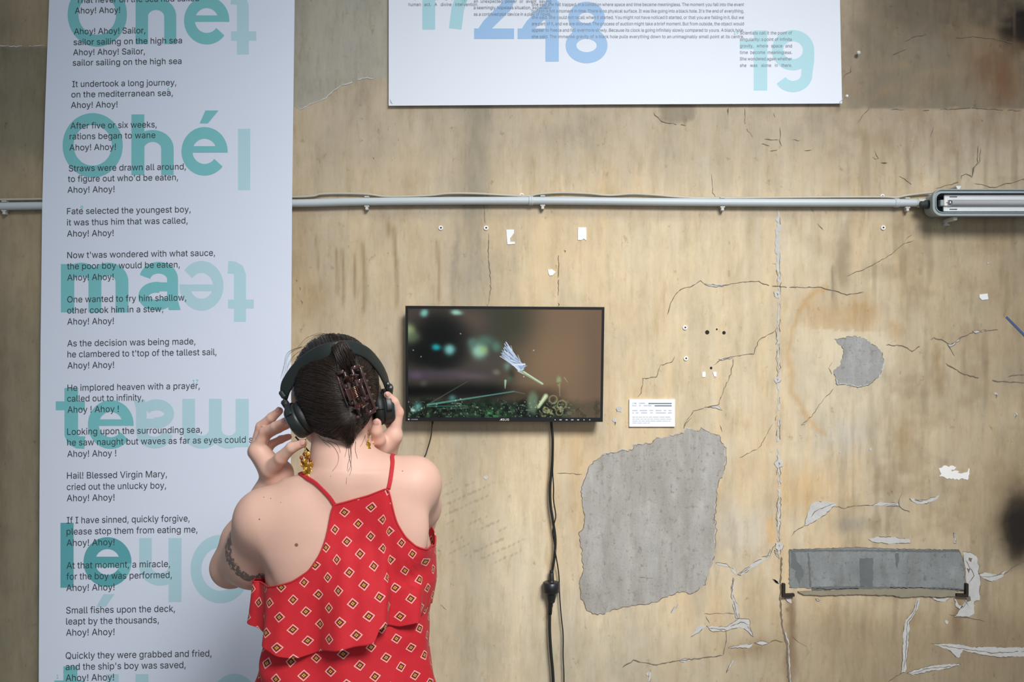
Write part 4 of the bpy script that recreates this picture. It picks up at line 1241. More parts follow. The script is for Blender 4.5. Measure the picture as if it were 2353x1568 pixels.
mon = empty('wall_monitor', tuple(P(1160, 838, 0))); tag(mon, 'flat black monitor on the wall playing an underwater film', 'monitor')
outer = [(931.5, 703), (1160, 704.5), (1389, 706), (1387, 838), (1385, 970), (1160, 969.5), (932, 968.5), (931.7, 836)]
inner = [(937.5, 709.5), (1160, 711), (1383, 712.5), (1381, 838), (1379.5, 960.5), (1160, 960), (938, 959.5), (937.7, 836)]
mesh('bezel', *ringframe(MXZ(outer)[::-1], MXZ(inner)[::-1], MY, MY + .012), M['bezel'], mon)
ctr = P(1160, 837, MY)
bk = MB(); bk.add(*prism([(ctr[0] + (x - ctr[0]) * .985, ctr[2] + (z - ctr[2]) * .985) for x, z in MXZ([outer[0], outer[2], outer[4], outer[6]])], MY + .004, MY + .03))
bk.build('back_shell', M['black'], mon)
mesh('wall_mount', *box((ctr[0], -.012, ctr[2]), (.10, .027, .10), .003), M['black'], mon)
nu, nv = 420, 236
U, Vq = np.meshgrid(np.linspace(0, 1, nu), np.linspace(0, 1, nv), indexing='ij')
uw = U + .02 * (fbm(U * 9, Vq * 6, 90) - .5); vw = Vq + .03 * (fbm(U * 9, Vq * 6, 92) - .5)
S = np.zeros(U.shape + (3,))


def sl(col, m):
    global S
    m = np.clip(m, 0, 1)[..., None]; S = S * (1 - m) + np.array(col, float) * m


def g2(cx, cy, rx, ry, p=2): return np.exp(-(np.hypot((uw - cx) / rx, (vw - cy) / ry) ** p))


S[:] = (62, 58, 50)
sl((124, 101, 79), sstep(.42, .72, uw + .08 * (vw - .5)))
sl((140, 115, 88), g2(.78, .48, .22, .30) * .6)
sl((104, 84, 70), g2(.98, .5, .08, .8) * .5)
sl((58, 60, 46), g2(.52, .12, .13, .22) * .8)
sl((98, 84, 74), g2(.30, .12, .10, .14) * .9)
sl((72, 62, 58), g2(.06, .06, .10, .08))
sl((5, 8, 8), g2(.17, .24, .14, .2, 3)); sl((6, 10, 10), g2(.12, .42, .16, .14, 3)); sl((7, 12, 12), g2(.20, .46, .10, .10, 3))
sl((74, 68, 62), g2(.40, .50, .14, .10) * .8)
sl((70, 62, 70), np.exp(-((vw - .61) / .055) ** 2) * (1 - sstep(.30, .55, uw)))
sl((96, 86, 84), g2(.33, .62, .10, .04) * .7)
sl((5, 7, 7), np.exp(-((vw - .76) / .065) ** 2) * (1 - sstep(.42, .62, uw)))
sl((60, 50, 38), sstep(.66, .80, vw) * sstep(.45, .6, uw) * (1 - sstep(.72, .86, uw)) * .75)
for cx, cy, rx, ry, col, a in ((.085, .04, .022, .035, (120, 190, 176), .95), (.255, .03, .03, .025, (150, 205, 190), .95), (.147, .357, .024, .035, (24, 150, 158), 1), (.215, .375, .03, .05, (120, 190, 186), .95), (.365, .375, .042, .075, (150, 200, 178), .95),
                              (.385, .36, .02, .05, (160, 190, 110), .5), (.455, .34, .028, .05, (86, 130, 110), .8), (.33, .31, .028, .05, (86, 120, 112), .8), (.40, .29, .05, .05, (80, 116, 104), .8), (0.0, .20, .035, .06, (150, 170, 120), .9), (.02, .26, .045, .06, (104, 122, 92), .7), (.455, .58, .02, .03, (130, 130, 108), .6), (.08, .68, .02, .03, (90, 94, 88), .5), (.04, .61, .03, .03, (98, 80, 106), .6)):
    sl(col, g2(cx, cy, rx, ry, 2.6) * a)
moss = sstep(.80, .90, vw + .05 * (fbm(U * 14, Vq * 2, 95) - .5)) * (1 - sstep(.62, .95, uw) * .75)
sl((20, 32, 24), moss)
sl((62, 88, 66), moss * sstep(.52, .72, fbm(U * 50, Vq * 30, 96, 5)) * .8)
sl((34, 74, 40), moss * g2(.42, .93, .14, .12) * sstep(.5, .7, fbm(U * 80, Vq * 46, 103, 5)))
sl((8, 12, 9), moss * sstep(.50, .66, fbm(U * 32, Vq * 20, 99, 5)) * .85)
sl((140, 165, 138), moss * sstep(.68, .78, fbm(U * 120, Vq * 68, 97, 4)) * .8)
rt = sstep(.80, .92, vw) * sstep(.66, .74, uw) * (1 - sstep(.80, .88, uw))
sl((150, 148, 104), rt * sstep(.58, .68, fbm(U * 60, Vq * 36, 98)) * .85)
sl((60, 120, 70), g2(.43, .97, .05, .05) * sstep(.45, .6, fbm(U * 70, Vq * 40, 93)))
sl((10, 30, 14), g2(.41, .86, .03, .05) * .8)
sl((110, 180, 170), g2(.055, .90, .02, .035) * .8); sl((180, 215, 220), g2(.03, .935, .012, .016)); sl((80, 140, 135), g2(.225, .82, .018, .03) * .8)


def seg(a, b, w0, w1, col, al=1.0):
    A = np.array((a[0] * 1.78, a[1])); Bq = np.array((b[0] * 1.78, b[1]))
    p0, p1 = U * 1.78 - A[0], Vq - A[1]
    d = Bq - A; t = np.clip((p0 * d[0] + p1 * d[1]) / d.dot(d), 0, 1)
    dist = np.hypot(p0 - t * d[0], p1 - t * d[1])
    w = w0 + (w1 - w0) * t
    sl(col, (1 - sstep(w * .5, w * 1.3, dist)) * al)


seg((.10, .885), (.31, .665), .006, .003, (80, 92, 76), .8); seg((.10, .885), (.55, .758), .009, .005, (92, 150, 138), .9); seg((.55, .758), (.61, .782), .005, .002, (92, 120, 108), .8); seg((.10, .90), (.30, .89), .005, .004, (60, 110, 100), .8)
seg((.15, .92), (.30, .915), .004, .003, (60, 110, 100), .6)
# fan shaped plume on a stalk
sl((120, 160, 150), g2(.515, .52, .02, .04) * .7); sl((60, 54, 40), g2(.535, .60, .018, .06)); sl((70, 96, 78), g2(.525, .645, .016, .03) * .8)
seg((.505, .66), (.503, .73), .012, .003, (150, 185, 165)); seg((.585, .57), (.695, .685), .014, .012, (150, 175, 140)); seg((.60, .575), (.70, .69), .006, .004, (214, 226, 190))
rq = random.Random(3)
for i in range(46):
    f = i / 45
    tip = (.480 + .06 * f + rq.uniform(-.004, .004), .44 - .13 * (1 - abs(2 * f - .9)) + rq.uniform(-.02, .03) + .10 * max(0, f - .4))
    base = (.575 + .02 * rq.random() + .01 * f, .545 - .04 * f + .02 * rq.random())
    seg(base, tip, .010, .004, [(190, 212, 240), (226, 236, 250), (90, 104, 130), (150, 172, 205)][i % 4], .95)
for a, b in (((.552, .46), (.532, .335)), ((.585, .50), (.568, .42)), ((.60, .53), (.615, .52)), ((.55, .5), (.474, .435)), ((.57, .57), (.60, .60))): seg(a, b, .006, .002, (190, 200, 215))
sl((104, 124, 100), g2(.65, .86, .032, .10, 5)); sl((86, 108, 88), g2(.655, .90, .012, .08) * .5); seg((.715, .80), (.678, .90), .024, .016, (176, 192, 146)); seg((.715, .80), (.682, .88), .008, .006, (220, 228, 190))
sl((146, 160, 116), g2(.785, .66, .013, .045, 4) * sstep(.3, .5, fbm(U * 60, Vq * 40, 101))); seg((.785, .68), (.788, .80), .007, .004, (150, 150, 104), .7); seg((.81, .63), (.828, .67), .006, .003, (170, 160, 112), .7)
for cx, cy, r in ((.755, .83, .035), (.80, .88, .04), (.72, .93, .025), (.79, .95, .03)):
    sl((164, 158, 112), np.exp(-((np.hypot((uw - cx) * 1.78, vw - cy) - r) / .006) ** 2) * .7)
for i in range(60): sl((200, 214, 196), g2(rq.uniform(0, .85), rq.uniform(.84, 1), .003, .005) * rq.uniform(.3, 1))
for a, b in ((.026, .385), (.066, .445), (.272, .225), (.648, .372), (.60, .625), (.243, .845), (.27, .828), (.005, .86)): sl((225, 230, 220), g2(a, b, .003, .005))
S = np.vectorize(lin)(np.clip(S, 0, 255))
c00, c10, c11, c01 = [P(a, b, MY + .0012) for a, b in (inner[0], inner[2], inner[4], inner[6])]
SV = (c00 * ((1 - U) * (1 - Vq))[..., None] + c10 * (U * (1 - Vq))[..., None] + c11 * (U * Vq)[..., None] + c01 * ((1 - U) * Vq)[..., None]).reshape(-1, 3)
ii = np.arange(nu * nv).reshape(nu, nv)
scr_o = mesh('screen', SV, np.stack([ii[:-1, :-1], ii[:-1, 1:], ii[1:, 1:], ii[1:, :-1]], -1).reshape(-1, 4), attr_mat('glowing_screen', 'film', .3, emission=True, strength=.93), mon)
set_color(scr_o, 'film', S.reshape(-1, 3))
lg = MB()
sz = MY - .0004
for ch, a, b in (('S', 1154.6, 1159.0), ('U', 1160, 1164.4), ('S', 1165.4, 1169.8)): write(lg, ch, a, b, 967, 4.6, sz)
for pl in ([(1148, 967), (1152.5, 962.2), (1153.7, 962.2), (1149.2, 967)], [(1152.6, 962.2), (1153.8, 962.2), (1153.8, 967), (1152.6, 967)], [(1150.5, 965), (1153, 965), (1153, 965.8), (1150, 965.8)]):
    lg.add([P(a, b, sz) for a, b in pl], [(0, 1, 2, 3)])
lg.build('maker_logo', M['anchor'], mon)
bt = MB()
for x, ww in ((1275.5, 2.5), (1288, 5.5), (1302, 4.5), (1315, 5.5), (1328.5, 4.5), (1342, 2.5), (1355, 2.5)):
    bt = MB(); bt.add([P(a, b, sz) for a, b in ((x - ww / 2, 964.2), (x - ww / 2, 966.2), (x + ww / 2, 966.2), (x + ww / 2, 964.2))], [(0, 1, 2, 3)]); bt.build('button_mark', M['ink_pale'], mon)
bt = MB()
write(bt, "HDMI", 944.5, 960, 965.4, 2.2, sz); bt.add([P(a, b, sz) for a, b in ((937.5, 962.6), (937.5, 965.6), (941, 965.6), (941, 962.6))], [(0, 1, 2, 3)])
bt.build('port_mark', M['ink_pale'], mon)

# cords under the screen
CY = -.020
pc = empty('monitor_power_cord', tuple(P(1268, 975, CY))); tag(pc, 'black power cord hanging from the monitor down to its plug', 'cord')
mesh('cord', *tube(catmull(PV([(1266, 962, -.03), (1267, 975, CY), (1270, 1010, CY), (1269, 1060, CY), (1264, 1120, CY), (1265, 1160, CY), (1271, 1200, CY), (1276, 1240, CY), (1274, 1280, CY), (1268, 1318, CY)]), 60), .0036, 10), M['cable'], pc, True)
pl_ = mesh('plug', *lathe([(.0042, 0), (.0058, .002), (.0068, .020), (.0075, .026), (.016, .032), (.0165, .036)], P(1267.5, 1316, CY), (0, 0, -1), 18), M['cable'], pc, True)
mesh('strain_relief', *lathe([(.0040, 0), (.0052, .001), (.0052, .006), (.0042, .007)], P(1267.6, 1311, CY), (0, 0, -1), 14), M['cable'], pc, True)
xc = empty('extension_lead', tuple(P(1265, 1350, CY))); tag(xc, 'black extension lead whose socket holds the monitor plug', 'cord')
sk = MB(); sk.add(*lathe([(.020, 0), (.0222, .0015), (.0222, .026), (.020, .028), (.013, .029), (.0135, .036), (.0115, .047), (.010, .052), (.0105, .053), (.0085, .056)], P(1266.5, 1338, CY), (0, 0, -1), 26))
sk.build('socket_body', M['black'], xc, True)
mesh('strain_relief', *lathe([(.0075, 0), (.0078, .005), (.0065, .006), (.0068, .014), (.006, .015), (.0055, .036)], P(1265.3, 1382, CY), (-.06, 0, -1), 16), M['cable'], xc, True)
mesh('cord', *tube(catmull(PV([(1263.2, 1408, CY), (1263, 1450, CY), (1266, 1500, CY), (1270, 1545, CY), (1272, 1600, CY), (1274, 1800, CY)]) + [np.array((.10, -.03, .30)), np.array((.09, -.06, .02)), np.array((-.1, -.12, .006)), np.array((-.7, -.2, .006))], 70), .0042, 10), M['cable'], xc, True)
sg = mesh('thin_signal_cable', *tube(catmull(PV([(1268, 962, -.035), (1269, 990, -.026), (1271, 1050, -.025), (1270, 1085, -.025), (1272, 1120, -.025), (1272, 1150, -.025), (1277, 1185, -.025), (1273, 1205, -.027), (1270, 1222, -.012), (1273, 1245, -.012), (1277, 1275, -.025), (1284, 1320, -.014), (1286, 1370, -.014), (1290, 1420, -.014), (1294, 1460, -.014), (1294, 1510, -.014), (1296, 1570, -.014), (1297, 1800, -.014)]) + [np.array((.15, -.02, .3)), np.array((.16, -.04, .02)), np.array((.35, -.1, .005)), np.array((.9, -.15, .005))], 120), .0017, 8), M['cable'], None, True)
tag(sg, 'thin black cable twisted around the power cord below the monitor', 'cable')

# ------------------------------------------------------------------ the visitor: distance-field modelling
H = .003
class Field:
    def __init__(s, lo, hi, h):
        s.lo = np.array(lo, float); s.h = h
        s.n = np.ceil((np.array(hi) - s.lo) / h).astype(int) + 1
        s.D = np.full(s.n, .08, np.float32)

    def window(s, a, b):
        i0 = np.clip(np.floor((np.array(a) - s.lo) / s.h).astype(int), 0, s.n - 1)
        i1 = np.clip(np.ceil((np.array(b) - s.lo) / s.h).astype(int) + 1, 1, s.n)
        if np.any(i1 <= i0): return None
        sl_ = tuple(slice(a_, b_) for a_, b_ in zip(i0, i1))
        g = [s.lo[k] + s.h * np.arange(i0[k], i1[k]) for k in range(3)]
        return sl_, g[0][:, None, None].astype(np.float32), g[1][None, :, None].astype(np.float32), g[2][None, None, :].astype(np.float32)

    def put(s, d, sl_, k):
        A = s.D[sl_]
        if k <= 0: s.D[sl_] = np.minimum(A, d); return
        h_ = np.maximum(k - np.abs(A - d), 0) / k
        s.D[sl_] = np.minimum(A, d) - h_ * h_ * k * .25

    def cone(s, a, b, ra, rb, k=.01):
        a, b = np.array(a, float), np.array(b, float); m = max(ra, rb) + .03 + k
        w = s.window(np.minimum(a, b) - m, np.maximum(a, b) + m)
        if w is None: return
        sl_, x, y, z = w
        d = b - a; L2 = d.dot(d)
        t = np.clip(((x - a[0]) * d[0] + (y - a[1]) * d[1] + (z - a[2]) * d[2]) / L2, 0, 1)
        dist = np.sqrt((x - a[0] - t * d[0]) ** 2 + (y - a[1] - t * d[1]) ** 2 + (z - a[2] - t * d[2]) ** 2) - (ra + (rb - ra) * t)
        s.put(dist.astype(np.float32), sl_, k)

    def chain(s, pts, rs, k=.006):
        for i in range(len(pts) - 1): s.cone(pts[i], pts[i + 1], rs[i], rs[i + 1], k)

    def ell(s, c, r, k=.01, R=None, cut=False):
        c, r = np.array(c, float), np.array(r, float); m = r.max() + .03 + k
        w = s.window(c - m, c + m)
        if w is None: return
        sl_, x, y, z = w
        X_, Y_, Z_ = x - c[0], y - c[1], z - c[2]
        if R is not None:
            X_, Y_, Z_ = [X_ * R[i][0] + Y_ * R[i][1] + Z_ * R[i][2] for i in range(3)]
        k0 = np.sqrt((X_ / r[0]) ** 2 + (Y_ / r[1]) ** 2 + (Z_ / r[2]) ** 2)
        k1 = np.sqrt((X_ / r[0] ** 2) ** 2 + (Y_ / r[1] ** 2) ** 2 + (Z_ / r[2] ** 2) ** 2)
        d = (k0 * (k0 - 1) / np.maximum(k1, 1e-6)).astype(np.float32)
        if cut:
            A = s.D[sl_]; d = -d
            h_ = np.maximum(k - np.abs(A - d), 0) / max(k, 1e-6)
            s.D[sl_] = np.maximum(A, d) + h_ * h_ * k * .25
        else: s.put(d, sl_, k)

    def loft(s, zs, cx, cy, a, b, k=.02, p=2.3):
        """upright trunk: rounded section with half width a and half depth b at each height"""
        a_, b_ = max(a) + .05, max(b) + .05
        w = s.window((min(cx) - a_, min(cy) - b_, min(zs) - .03), (max(cx) + a_, max(cy) + b_, max(zs) + .03))
        sl_, x, y, z = w
        o_ = np.argsort(zs); zz = np.array(zs)[o_]
        f = lambda q: np.interp(z, zz, np.array(q)[o_])
        A_, B2 = f(a), f(b)
        q = (np.abs((x - f(cx)) / A_) ** p + np.abs((y - f(cy)) / B2) ** p) ** (1 / p)
        d = (q - 1) * np.minimum(A_, B2) * 1.05
        d = np.maximum(d, np.maximum(z - zz[-1], zz[0] - z))
        s.put(d.astype(np.float32), sl_, k)

    def sample(s, p):
        p = np.asarray(p, float)
        q = (p - s.lo) / s.h
        q = np.clip(q, 0, s.n - 1.001)
        i = np.floor(q).astype(int); f = q - i
        out = 0
        for dx in (0, 1):
            for dy in (0, 1):
                for dz in (0, 1):
                    w = (f[..., 0] if dx else 1 - f[..., 0]) * (f[..., 1] if dy else 1 - f[..., 1]) * (f[..., 2] if dz else 1 - f[..., 2])
                    out = out + w * s.D[i[..., 0] + dx, i[..., 1] + dy, i[..., 2] + dz]
        return out

    def grad(s, p, e=.004):
        p = np.asarray(p, float)
        g = np.stack([s.sample(p + np.eye(3)[k] * e) - s.sample(p - np.eye(3)[k] * e) for k in range(3)], -1)
        return g / (np.linalg.norm(g, axis=-1)[..., None] + 1e-9)

    def project(s, p, off=0.0, it=6):
        p = np.array(p, float)
        for _ in range(it): p = p - s.grad(p) * (s.sample(p) - off)[..., None]
        return p

    def from_back(s, p):
        """slide the point p along the line of sight of an observer behind the visitor until it meets the surface"""
        eye = np.array((0, -CAM_D, CAM_Z)); p = np.array(p, float)
        d = (p - eye) / np.linalg.norm(p - eye)
        t = np.arange(1.2, 2.3, .003)
        q = eye + d * t[:, None]
        v = s.sample(q)
        ins = np.all((q > s.lo) & (q < s.lo + s.h * (s.n - 1)), 1)
        k = np.where((v < 0) & ins)[0]
        if len(k) == 0: return None
        i = k[0]
        return q[i - 1] + (q[i] - q[i - 1]) * (v[i - 1] / (v[i - 1] - v[i] + 1e-9))

    def surface(s):
        D = s.D; nx, ny, nz = D.shape
        I = D < 0
        cnt = sum(I[dx:nx - 1 + dx, dy:ny - 1 + dy, dz:nz - 1 + dz].astype(np.int8) for dx in (0, 1) for dy in (0, 1) for dz in (0, 1))
        mk = (cnt > 0) & (cnt < 8)
        cells = np.argwhere(mk)
        idx = np.full(mk.shape, -1, np.int64); idx[tuple(cells.T)] = np.arange(len(cells))
        acc = np.zeros((len(cells), 3)); num = np.zeros(len(cells))
        cor_ = [(a, b, c) for a in (0, 1) for b in (0, 1) for c in (0, 1)]
        for a in cor_:
            for b in cor_:
                if sum(b) - sum(a) == 1 and all(b[k] >= a[k] for k in range(3)):
                    da = D[tuple((cells + a).T)].astype(float); db = D[tuple((cells + b).T)].astype(float)
                    m = (da < 0) != (db < 0)
                    t = np.where(m, da / np.where(m, da - db, 1), 0)
                    acc += np.where(m[:, None], np.array(a) + t[:, None] * (np.array(b) - np.array(a)), 0); num += m
        Vv = s.lo + s.h * (cells + acc / num[:, None])
        Fs = []
        for ax in range(3):
            u, w = (ax + 1) % 3, (ax + 2) % 3
            sa = [slice(None)] * 3; sb = [slice(None)] * 3
            sa[ax] = slice(0, -1); sb[ax] = slice(1, None)
            cr_ = I[tuple(sa)] != I[tuple(sb)]
            E_ = np.argwhere(cr_)
            E_ = E_[(E_[:, u] > 0) & (E_[:, w] > 0) & (E_[:, u] < D.shape[u] - 1) & (E_[:, w] < D.shape[w] - 1)]
            eu = np.zeros(3, int); eu[u] = 1; ew = np.zeros(3, int); ew[w] = 1
            q = np.stack([idx[tuple((E_ - eu - ew).T)], idx[tuple((E_ - ew).T)], idx[tuple(E_.T)], idx[tuple((E_ - eu).T)]], 1)
            ins = I[tuple(E_.T)]
            q[~ins] = q[~ins][:, ::-1]
            Fs.append(q)
        Fs = np.concatenate(Fs)
        return Vv, Fs[(Fs >= 0).all(1)]


def rot(ax, deg):
    """rows are the local axes"""
    from mathutils import Matrix
    return np.array(Matrix.Rotation(math.radians(deg), 3, ax)).T


B = Field((-.68, -1.04, .80), (-.07, -.48, 1.64), H)
HC = P(772, 893, -.80)                                    # middle of the skull
HR = rot('X', -8) @ rot('Z', 15) @ rot('Y', -6)                          # head leans a little to its left and forward
hl = lambda x, y, z: HC + x * HR[0] + y * HR[1] + z * HR[2]   # place in the head's own axes


# head with a face that looks at the screen
B.ell(HC, (.072, .090, .094), .0, HR)
B.ell(hl(0, .030, -.055), (.056, .060, .060), .03, HR)
B.ell(hl(0, .055, -.092), (.030, .032, .026), .025, HR)       # chin
B.cone(hl(-.045, .02, -.075), hl(-.012, .075, -.104), .020, .014, .02); B.cone(hl(.045, .02, -.075), hl(.012, .075, -.104), .020, .014, .02)
B.cone(hl(0, .087, -.005), hl(0, .107, -.044), .008, .0115, .012)  # nose
B.ell(hl(-.010, .098, -.047), (.008, .009, .007), .008, HR); B.ell(hl(.010, .098, -.047), (.008, .009, .007), .008, HR)
B.ell(hl(-.031, .092, -.004), (.0155, .0125, .0085), .008, HR, True); B.ell(hl(.031, .092, -.004), (.0155, .0125, .0085), .012, HR, True)
B.cone(hl(-.045, .078, .016), hl(.045, .078, .016), .010, .010, .012)
B.ell(hl(-.042, .066, -.035), (.02, .02, .02), .02, HR); B.ell(hl(.042, .066, -.035), (.02, .02, .02), .02, HR)
B.cone(hl(-.020, .083, -.070), hl(.020, .083, -.070), .0065, .0065, .006); B.cone(hl(-.017, .081, -.079), hl(.017, .081, -.079), .0075, .0075, .006)
for sx in (-1, 1):
    B.ell(hl(sx * .077, .004, -.022), (.010, .020, .030), .006, HR)
    B.ell(hl(sx * .086, .006, -.018), (.006, .011, .017), .004, HR, True)
# neck and shoulders
nb_ = P(786, 1105, -.865)
B.cone(hl(0, -.012, -.045), P(783, 1045, -.835), .050, .050, .02)
B.cone(P(785, 1045, -.835), nb_, .050, .052, .02)
B.cone(P(785, 1092, -.855), P(655, 1176, -.865), .036, .034, .028)
B.cone(P(790, 1062, -.850), P(900, 1108, -.865), .042, .036, .035)
B.cone(P(690, 1165, -.86), P(610, 1196, -.858), .038, .0545, .03)
B.cone(P(870, 1100, -.86), P(951, 1112, -.858), .037, .0465, .03)
# trunk
Yt = -.835
sec = [(1110, 792, .095, .050), (1150, 792, .128, .064), (1200, 797, .146, .078), (1260, 801, .153, .088), (1330, 803, .153, .092), (1400, 800, .143, .090), (1480, 797, .136, .088), (1560, 796, .140, .092), (1640, 796, .156, .100), (1760, 796, .165, .105)]
zs = [P(796, s[0], Yt)[2] for s in sec]
B.loft(zs, [P(s[1], s[0], Yt)[0] for s in sec], [Yt] * len(sec), [s[2] for s in sec], [s[3] for s in sec], .045)
# shoulder blades, spine groove, chest
B.ell(P(690, 1235, -.893), (.058, .026, .075), .03, rot('Y', 14)); B.ell(P(915, 1205, -.893), (.052, .026, .072), .03, rot('Y', -12))
B.ell(P(735, 1330, -.760), (.058, .052, .058), .04); B.ell(P(870, 1320, -.760), (.058, .052, .058), .04)
B.cone(P(795, 1120, -.945), P(802, 1420, -.948), .012, .012, .02) if False else None
# left arm (elbow towards the wall, hand up at the ear)
B.cone(P(612, 1196, -.858), P(585, 1262, -.80), .0535, .051, .02)
B.cone(P(585, 1262, -.80), P(532, 1304, -.725), .051, .0385, .02)
B.ell(P(588, 1305, -.775), (.046, .05, .040), .03)
B.cone(P(531, 1304, -.722), P(556, 1240, -.735), .038, .037, .015)
B.cone(P(556, 1240, -.735), P(636, 1096, -.785), .037, .0265, .015)
# right arm
B.cone(P(951, 1112, -.858), P(957, 1165, -.75), .0465, .044, .02)
B.cone(P(957, 1165, -.75), P(958, 1195, -.640), .044, .037, .02)
B.cone(P(958, 1195, -.640), P(925, 1130, -.690), .037, .034, .015)
B.cone(P(925, 1130, -.690), P(874, 1052, -.755), .034, .0255, .015)
# left hand: thumb under the cup, fingers up its far side

LW_ = P(638, 1090, -.785)
for p, r in ((P(592, 1036, -.795), .0165), (P(588, 1040, -.775), .0155), (P(594, 1050, -.755), .0145), (P(604, 1062, -.738), .013)): B.cone(LW_, p, .0235, r, .012)
B.cone(LW_, P(620, 1074, -.805), .0235, .018, .012); B.cone(P(622, 1072, -.805), P(596, 1038, -.795), .018, .0155, .012)
FING = {}
FING['li'] = ([P(590, 1034, -.797), P(607, 993, -.808), P(632, 980, -.825), P(655, 968, -.842)], [.0112, .0094, .0084, .0072])
FING['lm'] = ([P(585, 1038, -.777), P(600, 981, -.788), P(624, 960, -.800), P(642, 945, -.808)], [.0118, .0102, .0092, .0078])
FING['lr'] = ([P(592, 1050, -.757), P(611, 1000, -.750), P(640, 985, -.762), P(660, 978, -.772)], [.0112, .0098, .0088, .0076])
FING['lp'] = ([P(603, 1062, -.740), P(622, 1022, -.728), P(646, 1010, -.735), P(664, 1004, -.742)], [.0102, .0086, .0078, .0068])
FING['lt'] = ([P(620, 1080, -.812), P(646, 1053, -.840), P(670, 1029, -.856), P(696, 1019, -.860)], [.0155, .0122, .0104, .0084])
RW_ = P(876, 1050, -.758)
for p, r in ((P(905, 1000, -.790), .0155), (P(906, 1000, -.770), .015), (P(902, 1008, -.750), .014), (P(896, 1018, -.733), .0125)): B.cone(RW_, p, .0225, r, .012)
B.cone(RW_, P(876, 1026, -.790), .0225, .0175, .012); B.cone(P(876, 1026, -.790), P(903, 1003, -.790), .017, .015, .012)
FING['ri'] = ([P(906, 998, -.792), P(916, 948, -.796), P(905, 924, -.806), P(890, 908, -.814)], [.0115, .0098, .0088, .0076])
FING['rm'] = ([P(906, 1000, -.770), P(914, 950, -.766), P(900, 928, -.776), P(888, 915, -.782)], [.0115, .0100, .0090, .0076])
FING['rr'] = ([P(902, 1008, -.750), P(908, 965, -.742), P(896, 945, -.750), P(886, 935, -.756)], [.0110, .0096, .0086, .0074])
FING['rp'] = ([P(896, 1018, -.733), P(900, 985, -.722), P(890, 968, -.728), P(883, 960, -.734)], [.0100, .0086, .0078, .0066])
FING['rt'] = ([P(874, 1030, -.795), P(870, 1010, -.818), P(865, 990, -.832), P(866, 972, -.836)], [.0155, .0125, .0110, .0088])
for pts, rs in FING.values():
    G = Field(np.min(pts, 0) - .035, np.max(pts, 0) + .035, H)
    G.chain(pts, rs, .003)
    for p, r in zip(pts[1:-1], rs[1:-1]): G.ell(p, (r * 1.06,) * 3, .002)
    w = B.window(G.lo, G.lo + G.h * (G.n - 1)); sl_ = w[0]
    g = np.stack(np.meshgrid(*[B.lo[k] + B.h * np.arange(sl_[k].start, sl_[k].stop) for k in range(3)], indexing='ij'), -1)
    d = G.sample(g).astype(np.float32)
    kk = .012 * np.clip(1 - np.linalg.norm(g - np.array(pts[0]), axis=-1) / .030, 0, 1)
    A_ = B.D[sl_]
    h_ = np.where(kk > 1e-5, np.maximum(kk - np.abs(A_ - d), 0) / np.maximum(kk, 1e-5), 0)
    B.D[sl_] = (np.minimum(A_, d) - h_ * h_ * kk * .25).astype(np.float32)

# lower body, coarse, for what the clothes hide
per = empty('person', (P(796, 1700, Yt)[0], Yt, 0))
tag(per, 'woman in a red patterned camisole, seen from behind, holding headphones to her ears', 'person')
BV, BF = B.surface()
g1, g2_ = fbm(BV[:, 0] * 30, BV[:, 2] * 30, 1), fbm(BV[:, 1] * 40 + 9, BV[:, 2] * 40, 2)


def skin_mat():
    m = mat('skin', rgb(219, 178, 160), .5, vary=.035, scale=22, bump=.08, bscale=420, spec=.35, sss=.12)
    nt = m.node_tree; N, L = nt.nodes, nt.links
    b = N['Principled BSDF']
    src = b.inputs['Base Color'].links[0].from_socket
    tc = N.new('ShaderNodeTexCoord')
    # redder knuckles, ears and fingertips
    at = N.new('ShaderNodeAttribute'); at.attribute_name = 'flush'
    mx = N.new('ShaderNodeMixRGB'); mx.blend_type = 'MULTIPLY'; mx.inputs[2].default_value = (1.0, .74, .66, 1)
    L.new(at.outputs['Fac'], mx.inputs[0]); L.new(src, mx.inputs[1])
    # tattoo band
    a2 = N.new('ShaderNodeAttribute'); a2.attribute_name = 'tattoo'
    nz = N.new('ShaderNodeTexNoise'); nz.inputs['Scale'].default_value = 170; nz.inputs['Detail'].default_value = 3
    L.new(tc.outputs['Object'], nz.inputs['Vector'])
    ma = N.new('ShaderNodeMath'); ma.operation = 'MULTIPLY_ADD'; ma.inputs[1].default_value = 1.1; L.new(nz.outputs['Fac'], ma.inputs[0]); L.new(a2.outputs['Fac'], ma.inputs[2])
    mr = N.new('ShaderNodeMapRange'); mr.inputs[1].default_value = 1.0; mr.inputs[2].default_value = 1.12; L.new(ma.outputs[0], mr.inputs[0])
    ms = N.new('ShaderNodeMath'); ms.operation = 'MULTIPLY'; ms.inputs[1].default_value = .88; L.new(mr.outputs[0], ms.inputs[0])
    m2 = N.new('ShaderNodeMixRGB'); m2.inputs[2].default_value = (.115, .105, .095, 1)
    L.new(ms.outputs[0], m2.inputs[0]); L.new(mx.outputs[0], m2.inputs[1])
    out = m2.outputs[0]
    ge = N.new('ShaderNodeNewGeometry')
    for (x, y, r) in MOLES:
        p = B.from_back(P(x, y, -.9))
        if p is None: continue
        vs = N.new('ShaderNodeVectorMath'); vs.operation = 'DISTANCE'; L.new(ge.outputs['Position'], vs.inputs[0]); vs.inputs[1].default_value = tuple(p)
        lt = N.new('ShaderNodeMapRange'); lt.inputs[1].default_value = r * .6; lt.inputs[2].default_value = r * 1.1; lt.inputs[3].default_value = .85; lt.inputs[4].default_value = 0
        L.new(vs.outputs['Value'], lt.inputs[0])
        m3 = N.new('ShaderNodeMixRGB'); m3.inputs[2].default_value = (.13, .06, .04, 1); L.new(lt.outputs[0], m3.inputs[0]); L.new(out, m3.inputs[1]); out = m3.outputs[0]
    L.new(out, b.inputs['Base Color'])
    return m


